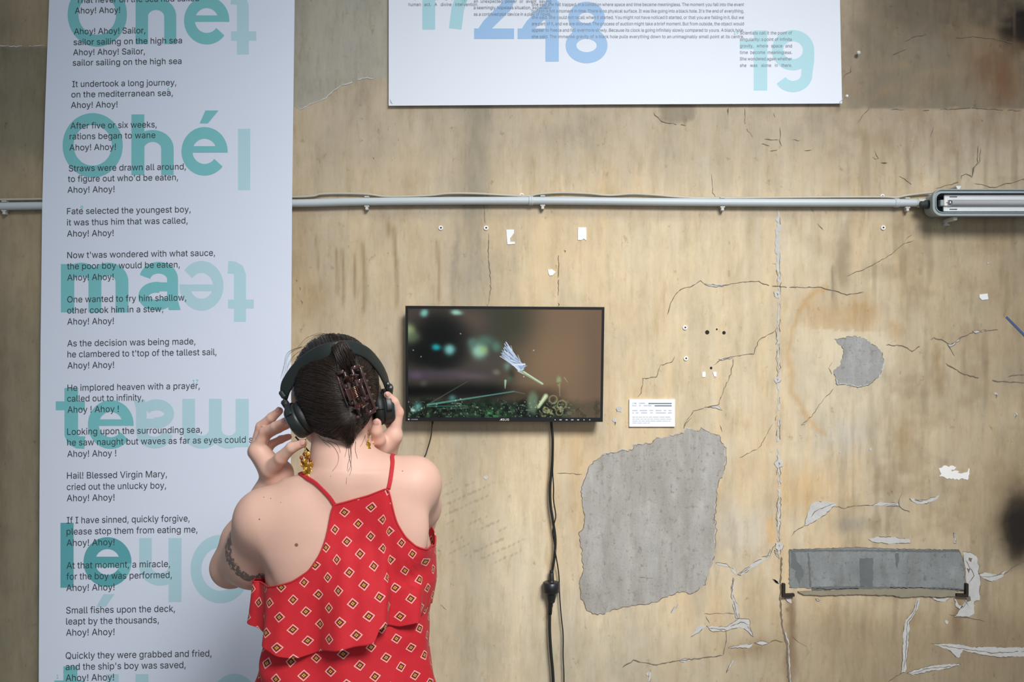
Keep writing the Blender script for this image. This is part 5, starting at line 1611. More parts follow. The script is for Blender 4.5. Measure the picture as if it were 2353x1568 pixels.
MOLES = [(681, 1253, .0037), (596, 1194, .0016), (606, 1143, .0012), (622, 1146, .0012), (645, 1155, .0009), (925, 1083, .0013), (760, 1095, .0008)]
skin = skin_mat()
body = mesh('body', BV, BF, skin, per, True)
sm_ = body.modifiers.new('soften', 'SMOOTH'); sm_.factor = .5; sm_.iterations = 3
tips = [p for pts, rs in FING.values() for p in (pts[-1], pts[1])] + [hl(-.077, .004, -.022), hl(.077, .004, -.022), hl(0, .105, -.044), hl(0, .085, -.074), P(525, 1318, -.70)]
flu = np.zeros(len(BV))
for p in tips: flu = np.maximum(flu, np.exp(-(np.linalg.norm(BV - p, axis=1) / .013) ** 2) * .55)
at = body.data.attributes.new('flush', 'FLOAT', 'POINT'); at.data.foreach_set('value', flu.astype(np.float32))
tp = [B.from_back(P(x, y, -.8)) for x, y in ((527, 1240), (523, 1262), (527, 1285), (540, 1307), (556, 1322), (574, 1330), (590, 1330), (603, 1322))]
tp = catmull(np.array([p for p in tp if p is not None]), 60)
wv = np.interp(np.linspace(0, 1, 60), [0, .15, .4, .6, 1], [.015, .017, .014, .0115, .009])
near = np.full(len(BV), -1.0)
cand = np.where(np.linalg.norm(BV - tp.mean(0), axis=1) < .14)[0]
dd = np.linalg.norm(BV[cand][:, None] - tp[None], axis=2)
near[cand] = (1 - dd / wv[None] * .62).max(1)
near = np.clip(near, -1, .62)
at = body.data.attributes.new('tattoo', 'FLOAT', 'POINT'); at.data.foreach_set('value', near.astype(np.float32))
for sx in (-1, 1):
    e = mesh('eye', *ball(hl(sx * .031, .0715, -.004), .0118, 16), M['eye_white'], per, True)
    mesh('iris', *ball(hl(sx * .031, .0800, -.004), (.0056, .0042, .0056), 14), M['iris'], e, True)
    br = [hl(sx * .014, .0915, .017), hl(sx * .030, .0925, .0215), hl(sx * .050, .077, .016)]
    mesh('eyebrow', *tube(catmull(br, 12), np.linspace(.0028, .0014, 12), 8), mat('brow_hair', (.02, .012, .008), .7), per, True)
for k_ in ('li', 'lm', 'lt', 'ri', 'rt'):
    pts, rs = FING[k_]
    t = (pts[-1] - pts[-2]) / np.linalg.norm(pts[-1] - pts[-2])
    up = np.array((0, -.85, .5)) if k_[1] != 't' else np.array((0, -1.0, .25))
    if k_[0] == 'l' and k_ != 'lt': up = np.array((-.55, -.75, .35))
    up = up - t * up.dot(t); up /= np.linalg.norm(up)
    sd = np.cross(t, up)
    r = rs[-1]
    Vn, Fn = ball((0, 0, 0), (r * .62, r * .85, r * .22), 14)
    Vn = pts[-1] + up * (r * .80) + t * r * .25 + Vn[:, :1] * sd + Vn[:, 1:2] * t + Vn[:, 2:] * up
    mesh('fingernail', Vn, Fn, M['nail'], per, True)

# ------------------------------------------------------------------ hair
Hf = Field((-.47, -.98, 1.33), (-.20, -.66, 1.66), .003)
Hf.ell(hl(0, -.006, .006), (.0815, .100, .0965), 0, HR)
Hf.ell(hl(-.006, -.050, -.024), (.060, .052, .074), .03, HR)
Hf.ell(hl(.004, -.074, -.004), (.046, .034, .068), .025, HR)           # the twist the clip holds
Hf.ell(P(786, 816, -.898), (.016, .014, .026), .02)            # lock lying over the headband
Hf.cone(P(792, 975, -.895), P(802, 1014, -.895), .034, .008, .03)
# clear the face, ears and the nape under the hair line
Hf.ell(hl(0, .100, -.050), (.060, .075, .088), .012, HR, True)
Hf.ell(hl(-.092, .005, -.050), (.030, .042, .052), .012, HR, True); Hf.ell(hl(.092, .005, -.045), (.030, .042, .050), .012, HR, True)
Hf.ell(hl(0, .035, -.125), (.09, .07, .055), .015, HR, True)
gq = np.meshgrid(*[Hf.lo[k] + Hf.h * np.arange(Hf.n[k]) for k in range(3)], indexing='ij')
Hf.D += ((fbm(gq[0] * 22 + gq[1] * 9, gq[2] * 60, 6, 3) - .5) * .0035).astype(np.float32)
HV, HF_ = Hf.surface()
hb = MB(); hb.add(HV, HF_)


def strand(pts, off=.0012, r=.0006, n=14, snap=True, proj=False):
    q = catmull(np.array(pts), n)
    if proj: q = Hf.project(q, off)
    elif snap:
        out = []
        for p in q:
            s_ = Hf.from_back(p)
            if s_ is None: s_ = Hf.project(p[None])[0]
            out.append(s_)
        q = np.array(out)
        # smooth, then lift off the surface
        for _ in range(2): q[1:-1] = (q[:-2] + q[1:-1] * 2 + q[2:]) / 4
        q = q + Hf.grad(q) * off
    V_, F_ = tube(q, np.linspace(r, r * .5, len(q)), 4, False)
    hb.add(V_, F_)


rs_ = random.Random(12)
YH = -.88
def pxy(x, y): return P(x, y, YH)
for i in range(560):      # swept across from the left of the head into the twist
    f = rs_.random(); y0 = 806 + 190 * f
    x0 = 676 + 30 * abs(f - .45) ** 1.3 * 2 + rs_.uniform(-6, 26)
    xe, ye = 792 + 24 * f + rs_.uniform(-8, 10), 850 + 135 * f + rs_.uniform(-10, 10)
    strand([pxy(x0, y0), pxy(.5 * (x0 + xe), .5 * (y0 + ye) - 12 + 34 * f + rs_.uniform(-5, 5)), pxy(xe, ye)], rs_.uniform(.0002, .0022), rs_.uniform(.00025, .00065))
for i in range(340):      # from the crown down into the twist
    f = rs_.random(); x0 = 690 + 165 * f; y0 = 792 + 60 * abs(f - .42) ** 1.6 + rs_.uniform(0, 12)
    xe, ye = 790 + 45 * f + rs_.uniform(-6, 6), 848 + rs_.uniform(-6, 22)
    strand([pxy(x0, y0), pxy(.55 * x0 + .45 * xe + (8 if f > .5 else -14), .5 * (y0 + ye) - 6), pxy(xe, ye)], rs_.uniform(.0002, .002), rs_.uniform(.00025, .00065))
for i in range(220):      # right side
    f = rs_.random(); y0 = 835 + 130 * f; x0 = 868 + rs_.uniform(-14, 4) - 10 * abs(f - .4)
    strand([pxy(x0, y0), pxy(845 + rs_.uniform(-6, 6), y0 + rs_.uniform(-6, 14)), pxy(822 + 10 * f + rs_.uniform(-6, 6), y0 + 14 + rs_.uniform(-4, 14))], rs_.uniform(.0002, .002), rs_.uniform(.00025, .00065))
for i in range(280):      # nape up to the twist
    f = rs_.random(); x0 = 716 + 130 * f; y0 = 985 + 36 * (1 - abs(f - .65) * 1.6) + rs_.uniform(-8, 6)
    strand([pxy(x0, y0), pxy(.5 * x0 + 405, y0 - 22 + rs_.uniform(-4, 4)), pxy(812 + rs_.uniform(-10, 10), 945 + rs_.uniform(-8, 14))], rs_.uniform(.0002, .002), rs_.uniform(.00025, .00065))
for i in range(80):       # the lock falling beside the clip towards the nape
    x0 = 806 + rs_.uniform(-6, 8)
    strand([pxy(x0, 905 + rs_.uniform(-10, 10)), pxy(x0 + 3, 950), pxy(806 + rs_.uniform(-10, 10), 1000 + rs_.uniform(-10, 18))], rs_.uniform(.001, .003), rs_.uniform(.0005, .001))
for i in range(60):       # over the band
    x0 = 772 + rs_.uniform(-8, 26)
    strand([pxy(x0, 795 + rs_.uniform(-4, 6)), pxy(x0 + 8, 818), pxy(x0 + 18 + rs_.uniform(-6, 6), 848)], rs_.uniform(.002, .006), rs_.uniform(.0005, .001))
for i in range(260):      # over the crown, from the forehead back under the band
    a = rs_.uniform(-1.15, 1.15)
    st_ = hl(.085 * math.sin(a), .055, .03 + .075 * math.cos(a)); en_ = P(775 + 95 * math.sin(a) + rs_.uniform(-4, 4), 905 - 98 * math.cos(a), -.885)
    md_ = hl(.088 * math.sin(a) + rs_.uniform(-.004, .004), -.01, .01 + .098 * math.cos(a))
    strand([st_, md_, en_], rs_.uniform(.0002, .002), rs_.uniform(.0003, .0007), proj=True)
# loose wisps
def wisp(pts, r=.00045): strand([P(x, y, z_) for x, y, z_ in pts], 0, r, 18, False)
for i in (0, 2, 3, 7, 9, 11, 15):
    o = rs_.uniform(-16, 10)
    wisp([(700 + o + i, 800 - i * .4, -.84), (676 + o, 816 + o * .3, -.83), (659 + o * .5, 838 + i, -.82), (654 + o * .6, 862 + i, -.81)], .00028)
for i in range(9):
    o = rs_.uniform(-22, 22)
    wisp([(790 + o, 782, -.85), (745 + o, 768 + rs_.uniform(-3, 5), -.84), (712 + o, 776 + rs_.uniform(-4, 8), -.83), (690 + o, 792 + rs_.uniform(-2, 8), -.82)], .00028)
for pts in ([(742, 1010), (765, 1024), (778, 1045), (776, 1066), (764, 1083)], [(752, 1012), (775, 1022), (783, 1040)], [(802, 1018), (806, 1042), (800, 1068), (796, 1112)], [(806, 1020), (808, 1045), (806, 1070), (800, 1085)], [(800, 1022), (803, 1050), (808, 1075), (804, 1092)], [(818, 1015), (817, 1034), (822, 1054)], [(798, 1020), (796, 1038), (793, 1050)], [(730, 1000), (748, 1018), (760, 1028)], [(840, 1000), (836, 1012), (829, 1026)]):
    q = [B.from_back(P(x, y, -.9)) for x, y in pts]
    if all(p is not None for p in q): 
        q = [p + np.array((0, -.002, 0)) for p in q]; hb.add(*tube(catmull(q, 18), np.linspace(.00035, .0002, 18), 4, False))
hm = mat('dark_brown_hair', (.020, .0115, .0075), .42, vary=.6, scale=120, spec=.5)
hair = hb.build('hair', hm, per, True); hair['label'] = 'dark brown hair twisted up behind the head'

# ------------------------------------------------------------------ clothes
def cloth_mat(name, mul=1.0):
    m = bpy.data.materials.new(name); m.use_nodes = True
    nt = m.node_tree; N, L = nt.nodes, nt.links
    b = N['Principled BSDF']; b.inputs['Roughness'].default_value = .8; b.inputs['Sheen Weight'].default_value = .04
    uv = N.new('ShaderNodeUVMap'); uv.uv_map = 'cloth'

    def mth(op, a, c=None, d=None):
        n = N.new('ShaderNodeMath'); n.operation = op
        for i, v in enumerate((a, c, d)):
            if v is None: continue
            if isinstance(v, (int, float)): n.inputs[i].default_value = v
            else: L.new(v, n.inputs[i])
        return n.outputs[0]
    sp = N.new('ShaderNodeSeparateXYZ'); L.new(uv.outputs[0], sp.inputs[0])
    x, y = sp.outputs[0], sp.outputs[1]
    ax, ay, bx, by = -.0177, -.0299, .0242, -.0205        # the two steps of the print's lattice (metres)
    det = ax * by - ay * bx
    s = mth('ADD', mth('MULTIPLY', x, by / det), mth('MULTIPLY', y, -bx / det))
    t = mth('ADD', mth('MULTIPLY', x, -ay / det), mth('MULTIPLY', y, ax / det))
    fs = mth('SUBTRACT', s, mth('ROUND', s)); ft = mth('SUBTRACT', t, mth('ROUND', t))
    qx = mth('ADD', mth('MULTIPLY', fs, ax), mth('MULTIPLY', ft, bx))
    qy = mth('ADD', mth('MULTIPLY', fs, ay), mth('MULTIPLY', ft, by))
    ca, sa = math.cos(math.radians(39)), math.sin(math.radians(39))
    rx = mth('SUBTRACT', mth('MULTIPLY', qx, ca), mth('MULTIPLY', qy, sa)); ry = mth('ADD', mth('MULTIPLY', qx, sa), mth('MULTIPLY', qy, ca))
    axx, ayy = mth('ABSOLUTE', rx), mth('ABSOLUTE', ry)
    dm = mth('MAXIMUM', axx, ayy); mn = mth('MINIMUM', axx, ayy)
    base = N.new('ShaderNodeMixRGB'); base.inputs[1].default_value = (.53, .008, .018, 1); base.inputs[2].default_value = (.60, .012, .023, 1)
    nz = N.new('ShaderNodeTexNoise'); nz.inputs['Scale'].default_value = 60; L.new(uv.outputs[0], nz.inputs['Vector']); L.new(nz.outputs['Fac'], base.inputs[0])
    # tone on tone key figure
    mp = N.new('ShaderNodeMapping'); mp.inputs['Scale'].default_value = (62, 62, 62); mp.inputs['Rotation'].default_value = (0, 0, .7); L.new(uv.outputs[0], mp.inputs[0])
    s2 = N.new('ShaderNodeSeparateXYZ'); L.new(mp.outputs[0], s2.inputs[0])
    fx = mth('ABSOLUTE', mth('SUBTRACT', mth('FRACT', s2.outputs[0]), .5)); fy = mth('ABSOLUTE', mth('SUBTRACT', mth('FRACT', s2.outputs[1]), .5))
    fm = mth('MAXIMUM', fx, fy)
    key_ = mth('MULTIPLY', mth('LESS_THAN', mth('ABSOLUTE', mth('SUBTRACT', mth('FRACT', mth('MULTIPLY', fm, 4.2)), .5)), .13), .30)
    cur = N.new('ShaderNodeMixRGB'); L.new(key_, cur.inputs[0]); L.new(base.outputs[0], cur.inputs[1]); cur.inputs[2].default_value = (.36, .010, .02, 1)

    def over(prev, mask, col):
        n = N.new('ShaderNodeMixRGB'); L.new(mask, n.inputs[0]); L.new(prev.outputs[0], n.inputs[1]); n.inputs[2].default_value = (*col, 1); return n
    ring = mth('MULTIPLY', mth('LESS_THAN', dm, .0066), mth('GREATER_THAN', dm, .0051))
    dash = mth('GREATER_THAN', mth('FRACT', mth('MULTIPLY', mth('ADD', mn, .0004), 520)), .3)
    cur = over(cur, mth('MULTIPLY', ring, dash), (.80, .66, .56))
    cur = over(cur, mth('LESS_THAN', dm, .0039), (.045, .020, .010))
    dot = mth('MULTIPLY', mth('LESS_THAN', mth('ABSOLUTE', mth('SUBTRACT', dm, .0014)), .0009), mth('LESS_THAN', mth('ABSOLUTE', mth('SUBTRACT', mn, .0012)), .0008))
    cur = over(cur, dot, (.85, .46, .06))
    L.new(cur.outputs[0], b.inputs['Base Color'])
    n2 = N.new('ShaderNodeTexNoise'); n2.inputs['Scale'].default_value = 900; L.new(uv.outputs[0], n2.inputs['Vector'])
    bp = N.new('ShaderNodeBump'); bp.inputs['Strength'].default_value = .12; bp.inputs['Distance'].default_value = .0006; L.new(n2.outputs['Fac'], bp.inputs['Height']); L.new(bp.outputs[0], b.inputs['Normal'])
    return m


red = cloth_mat('red_printed_cloth')
zz_ = np.array(zs)[::-1]
T_ = lambda q, z: np.interp(z, zz_, np.array(q)[::-1])
secx = [P(s[1], s[0], Yt)[0] for s in sec]


def pxX(x, Y=-.90): return (x - 1176.5) * (Y + CAM_D) / F
def pyZ(y, Y=-.90): return CAM_Z - (y - 784) * (Y + CAM_D) / F


# how far back the body reaches, seen square on
_in = B.D < 0
_k = np.argmax(_in, 1); _any = _in.any(1)
_k1 = np.clip(_k, 1, None)
_ix, _iz = np.meshgrid(np.arange(B.n[0]), np.arange(B.n[2]), indexing='ij')
_d0, _d1 = B.D[_ix, _k1 - 1, _iz], B.D[_ix, _k1, _iz]
BACK = np.where(_any, B.lo[1] + B.h * (_k1 - 1 + _d0 / (_d0 - _d1 + 1e-9)), np.nan)


def back_y(x, z):
    i = np.clip(np.round((x - B.lo[0]) / B.h).astype(int), 0, B.n[0] - 1); j = np.clip(np.round((z - B.lo[2]) / B.h).astype(int), 0, B.n[2] - 1)
    return BACK[i, j]


ZC = pyZ(1330)


def garment(name, top, hem, off, fold, nth, nz_, uvshift):
    """cloth around the trunk; top and hem give heights for an angle, fold the extra distance"""
    th = np.linspace(-math.pi, math.pi, nth)          # 0 = middle of the back
    V_ = np.zeros((nth, nz_, 3)); UVm = np.zeros((nth, nz_, 2))
    for i, t in enumerate(th):
        z0, z1 = top(t), hem(t)
        z = np.linspace(z0, z1, nz_)
        zc_ = np.minimum(z, ZC)
        a = T_([s[2] for s in sec], zc_); b_ = T_([s[3] for s in sec], zc_); cx = T_(secx, zc_)
        st, ct = math.sin(t), math.cos(t)
        p = 2.3
        rr_ = (abs(st) ** p + abs(ct) ** p) ** (-1 / p)
        e = off(z) + fold(t, z, z0)
        V_[i, :, 0] = cx + (a * rr_ + e) * st
        V_[i, :, 1] = Yt - (b_ * rr_ + e) * ct
        if abs(t) < 1.35:
            yb_ = back_y(V_[i, :, 0], z)
            w_ = (1 - sstep(1.0, 1.35, abs(t))) * sstep(pyZ(1400), pyZ(1300), z)
            V_[i, :, 1] = np.where(np.isnan(yb_), V_[i, :, 1], V_[i, :, 1] * (1 - w_) + (yb_ - e) * w_)
        V_[i, :, 2] = z
    # keep the cloth off the skin
    P_ = V_.reshape(-1, 3)
    lim = .0045
    for _ in range(7):
        d = B.sample(P_); m = (d < lim) & (P_[:, 2] > B.lo[2] + .01)
        if not m.any(): break
        g = B.grad(P_[m]); P_[m] += g * (lim - d[m])[:, None] * .9
    Q = P_.reshape(nth, nz_, 3)
    for _ in range(2):
        Q[:, 1:-1] = (Q[:, :-2] + 2 * Q[:, 1:-1] + Q[:, 2:]) / 4
        Q[1:-1] = (Q[:-2] + 2 * Q[1:-1] + Q[2:]) / 4
    # print coordinates: length around and down
    du = np.linalg.norm(np.diff(Q[:, -1][:, :2], axis=0), axis=1)
    arc_ = np.concatenate([[0], np.cumsum(du)]); arc_ -= arc_[nth // 2]
    for i in range(nth):
        UVm[i, :, 0] = .87 * arc_[i] * (T_([s[2] for s in sec], Q[i, :, 2]) + .012) / (T_([s[2] for s in sec], Q[i, -1:, 2]) + .03)
        UVm[i, :, 1] = Q[i, :, 2]
    idx_ = np.arange(nth * nz_).reshape(nth, nz_)
    Fq = np.stack([idx_[:-1, :-1], idx_[:-1, 1:], idx_[1:, 1:], idx_[1:, :-1]], -1).reshape(-1, 4)
    o = mesh(name, Q.reshape(-1, 3), Fq, red, None, True)
    uvl = o.data.uv_layers.new(name='cloth')
    vi = np.zeros(len(o.data.loops), int); o.data.loops.foreach_get('vertex_index', vi)
    uvl.data.foreach_set('uv', (UVm.reshape(-1, 2)[vi] + np.array(uvshift)).astype(np.float32).ravel())
    so = o.modifiers.new('thickness', 'SOLIDIFY'); so.thickness = .0011; so.offset = 1
    return o, Q, th


def xang(t):
    """picture column of an angle on the back of the trunk"""
    z = ZC; a = T_([s[2] for s in sec], z); p = 2.3
    st, ct = math.sin(t), math.cos(t)
    rr_ = (abs(st) ** p + abs(ct) ** p) ** (-1 / p)
    return 1176.5 + (T_(secx, z) + (a * rr_ + .006) * st) * F / (Yt - .06 * max(ct, 0) + CAM_D)


TOPX = [(560, 1345), (600, 1347), (640, 1346), (690, 1327), (722, 1302), (745, 1266), (757, 1232), (764, 1200), (768, 1158), (800, 1150), (850, 1137), (893, 1120), (900, 1122), (908, 1160), (918, 1195), (938, 1228), (960, 1250), (985, 1264), (1005, 1270), (1030, 1272)]
HEMX = [(560, 1402), (580, 1412), (600, 1440), (640, 1474), (681, 1490), (703, 1496), (731, 1488), (768, 1474), (800, 1466), (832, 1457), (866, 1452), (872, 1420), (885, 1424), (927, 1434), (960, 1424), (1000, 1404), (1030, 1400)]


def edge_fn(tab, yfront):
    xs_, ys_ = zip(*tab)
    def f(t):
        yb = np.interp(xang(t), xs_, ys_)
        w = sstep(1.45, 2.1, abs(t))
        return pyZ(yb * (1 - w) + (yfront + (yb - yfront) * 0) * w)
    return f


def fold_top(t, z, z0):
    dep = np.clip((pyZ(1240) - z) / .20, 0, 1)
    ripple = .012 * math.sin(t * 8.0 + .9) + .005 * math.sin(t * 15 + 1.9)
    # the deep pleat right of the spine, softer ones beside it
    ripple = max(ripple, -.011)
    big = .042 * (sstep(-.25, .44, t) * (1 - sstep(.455, .56, t))) - .010 * math.exp(-((t - .70) / .12) ** 2) + .014 * math.exp(-((t + .62) / .16) ** 2) + .020 * math.exp(-((t + 1.25) / .2) ** 2)
    rs = 1 - .85 * sstep(.85, 1.25, t)
    return rs * dep ** 1.25 * (.022 + ripple + big) + .0012 * math.sin(t * 30) * (np.clip((z0 - z) / .1, 0, 1))


def fold_low(t, z, z0):
    dep = np.clip((pyZ(1400) - z) / .22, 0, 1)
    tw = t + (z - pyZ(1480)) * 2.2
    return .016 * dep + dep * (.006 * (1 + np.sin(tw * 6 + .8)) + .004 * np.sin(tw * 11 + 2)) + .006 * np.sin((z - pyZ(1500)) * 75 + t * 2.6) * np.exp(-((t + .9) / .5) ** 2)


shirt = empty('camisole', tuple(per.location)); part(shirt, per)
shirt['label'] = 'red camisole printed with small white bordered diamonds'
low, _, _ = garment('lower_tier', lambda t: pyZ(1388), lambda t: pyZ(1775) - .004 * math.sin(t * 6), lambda z: .001 + .006 * np.clip((pyZ(1388) - z) / .06, 0, 1), fold_low, 181, 70, (.004, .011))
part(low, shirt)
flo, FQ, fth = garment('flounce', edge_fn(TOPX, 1235), edge_fn(HEMX, 1430), lambda z: .0055 + z * 0, fold_top, 361, 84, (0, 0))
part(flo, shirt)
# bound edge along the arm holes and neck, and the two straps
tb_ = MB()
edge_pts = FQ[:, 0]
keep = np.abs(fth) < 1.75
ep = edge_pts[keep]
ep = ep + B.grad(ep) * .0008
tb_.add(*tube(ep, .0016, 8))
tb_.build('bound_edge', M['red_trim'], shirt, True)
for pts, frt in (([(769, 1160), (757, 1142), (742, 1126), (725, 1110), (706, 1099)], (700, 1140)), ([(893, 1124), (897, 1106), (900, 1085), (902, 1068), (902, 1060)], (885, 1120))):
    q = [B.from_back(P(x, y, -.9)) for x, y in pts]
    q = [p for p in q if p is not None]
    last = q[-1]
    fx_, fz_ = frt
    f0 = P(fx_, fz_, -.9)
    sg_ = -1 if fx_ < 800 else -.3
    ext = [last + (.010 * sg_, .014, .002), last + (.020 * sg_, .045, -.006), np.array((f0[0], last[1] + .09, last[2] - .045)), np.array((f0[0], last[1] + .11, last[2] - .11))]
    q = np.array(q + ext)
    q = catmull(q, 60)
    q = B.project(q, .0016)
    for _ in range(2): q[1:-1] = (q[:-2] + 2 * q[1:-1] + q[2:]) / 4
    n_ = B.grad(q)
    Tt = np.gradient(q, axis=0)
    wd_ = np.cross(n_, Tt)
    mesh('shoulder_strap', *strap(q, wd_, .0075, .0018), M['red_trim'], shirt, True)

# trousers and shoes (below the picture)
Tf = Field((-.62, -1.02, .02), (-.02, -.60, .98), .008)
pc_ = per.location
zz0 = pyZ(1640, Yt)
Tf.loft([.985 if False else .97, .90, .82, .74], [pc_[0]] * 4, [Yt] * 4, [.152, .166, .172, .165], [.098, .108, .112, .105], .02)
for sx in (-1, 1):
    Tf.chain([(pc_[0] + sx * .085, Yt, .80), (pc_[0] + sx * .088, Yt + .01, .45), (pc_[0] + sx * .09, Yt, .07)], [.088, .066, .056], .03)
TV, TF = Tf.surface()
mesh('trousers', TV, TF, M['denim'], per, True)
for sx in (-1, 1):
    Sf = Field((pc_[0] + sx * .09 - .07, Yt - .13, -.02), (pc_[0] + sx * .09 + .07, Yt + .24, .14), .005)
    Sf.cone((pc_[0] + sx * .09, Yt - .03, .042), (pc_[0] + sx * .10, Yt + .14, .036), .040, .034, .02)
    Sf.cone((pc_[0] + sx * .09, Yt - .01, .05), (pc_[0] + sx * .09, Yt - .01, .09), .040, .042, .02)
    zg = Sf.lo[2] + Sf.h * np.arange(Sf.n[2])
    Sf.D = np.maximum(Sf.D, (.0005 - zg)[None, None, :].astype(np.float32))
    mesh('shoe', *Sf.surface(), M['shoe'], per, True)

# ------------------------------------------------------------------ headphones
hp = empty('headphones', tuple(P(775, 800, -.86))); tag(hp, 'black over ear headphones worn by the woman', 'headphones')
LC = P(690, 965, -.853); RC = P(884, 937, -.790)
bpx = [(652, 914, -.842), (660, 886, -.850), (682, 852, -.86), (711, 826, -.87), (745, 808, -.88), (778, 800, -.884), (812, 799, -.872), (843, 812, -.852), (868, 839, -.832), (884, 868, -.816), (890, 890, -.806)]
q_ = []
for k_, (x, y, z_) in enumerate(bpx):
    p = P(x, y, z_); h_ = Hf.from_back(P(x, y + (6 if 2 < k_ < 8 else 0), z_))
    if h_ is not None and 0 < k_ < 8: p = P(x, y, min(z_, h_[1] - .0065))
    q_.append(p)
q_ = np.array(q_)
for _ in range(2): q_[1:-1, 1] = (q_[:-2, 1] + 2 * q_[1:-1, 1] + q_[2:, 1]) / 4
band = catmull(q_, 70)
bc = HC + np.array((0, .01, -.02))
nrm = band - bc; nrm /= np.linalg.norm(nrm, axis=1)[:, None]
Tb = np.gradient(band, axis=0); Tb /= np.linalg.norm(Tb, axis=1)[:, None]
wdir = np.cross(Tb, nrm)
ss = np.linspace(0, 1, 70)
# the band leans back: its broad outer face shows on the left half, its edge on the right
tw_ = np.radians(np.interp(ss, [0, .25, .5, .75, 1], [-26, -46, -34, -18, -12]))[:, None]
wdir = wdir * np.cos(tw_) + nrm * np.sin(tw_)
mesh('headband', *strap(band, wdir, np.interp(ss, [0, .1, .3, .7, .9, 1], [.018, .0255, .027, .025, .021, .016]), .0052), M['phones'], hp, True)
mesh('band_padding', *strap(band[14:56] - nrm[14:56] * .0045, wdir[14:56], .019, .006), M['cushion'], hp, True)


def cup(cn, axis, top, side):
    axis = np.array(axis, float); axis /= np.linalg.norm(axis)
    c = empty('ear_cup', tuple(cn)); part(c, hp)
    R_ = .0325
    sh_ = MB(); sh_.add(*lathe([(R_ * .90, -.006), (R_ * .99, -.004), (R_, 0), (R_, .010), (R_ * .96, .0135), (R_ * .93, .014)], cn, axis, 36))
    sh_.build('cup_shell', M['phones'], c, True)
    mesh('outer_plate', *lathe([(R_ * .93, .0138), (R_ * .90, .0158), (R_ * .6, .0168), (.001, .0172)], cn, axis, 36), M['phones_grey'], c, True)
    a_ = np.linspace(0, 2 * math.pi, 40)
    u = np.cross(axis, (0, 0, 1.0)); u /= np.linalg.norm(u); w = np.cross(axis, u)
    ringp = cn - axis * .0125 + (np.cos(a_)[:, None] * u + np.sin(a_)[:, None] * w) * (R_ - .0085)
    mesh('ear_cushion', *tube(ringp, .0095, 12, False), M['cushion'], c, True)
    # yoke, hinge and slider up to the band
    d = (top - cn) / np.linalg.norm(top - cn)
    out_ = axis * .006
    yk = [cn + d * (R_ * .98) + out_ + u * 0, cn + d * (R_ * 1.15) + out_, cn + d * (np.linalg.norm(top - cn) * .78) + out_ * .8, top]
    q = catmull(yk, 20)
    mesh('slider_arm', *strap(q[6:], np.cross(np.gradient(q, axis=0), axis)[6:], .0105, .0035), M['phones'], c, True)
    hx_ = np.cross(d, axis); hx_ /= np.linalg.norm(hx_)
    mid = cn + d * R_ * 1.10 + axis * .006
    ax3 = [hx_, d, np.cross(hx_, d)]
    mesh('hinge', *box(mid, (.016, .024, .011), .003, ax3), M['phones'], c)
    mesh('hinge_cap', *lathe([(.0048, 0), (.0052, .001), (.0048, .0022)], mid + np.array((0, -.006, .0)) + d * .004, (0, -1, .1), 16), M['cushion'], c, True)
    # arc of the yoke round the cup
    b0 = math.atan2(d.dot(w), d.dot(u)); aa = np.linspace(b0 - 1.25, b0 + 1.25, 26)
    ya_ = cn + axis * .004 + (np.cos(aa)[:, None] * u + np.sin(aa)[:, None] * w) * (R_ + .0022)
    mesh('yoke', *strap(ya_, np.tile(axis, (26, 1)), .011, .0030), M['phones'], c, True)
    mesh('band_end', *box(top + d * .002, (.0185, .016, .0085), .0025, ax3), M['phones'], c)
    return c


cup(LC, (-.83, .06, -.50), band[1], -1)
cup(RC, (.95, .28, .10), band[-2], 1)
jx = P(994, 966, -.032)
cordp = [LC + np.array((-.006, -.012, -.030)), P(714, 1045, -.845), P(722, 1078, -.80), np.array((P(745, 1150, -.70)[0], -.690, P(745, 1150, -.70)[2])), np.array((-.30, -.60, 1.05)), np.array((-.24, -.42, 1.00)), np.array((-.22, -.20, 1.10)), P(968, 1085, -.06), P(980, 1040, -.035), P(990, 1005, -.032), jx]
mesh('audio_cord', *tube(catmull(cordp, 120), .0016, 8), M['cable'], hp, True)
mesh('jack_plug', *tube([jx + (0, 0, -.010), jx + (0, 0, .004)], .0028, 10), M['cable'], hp, True)

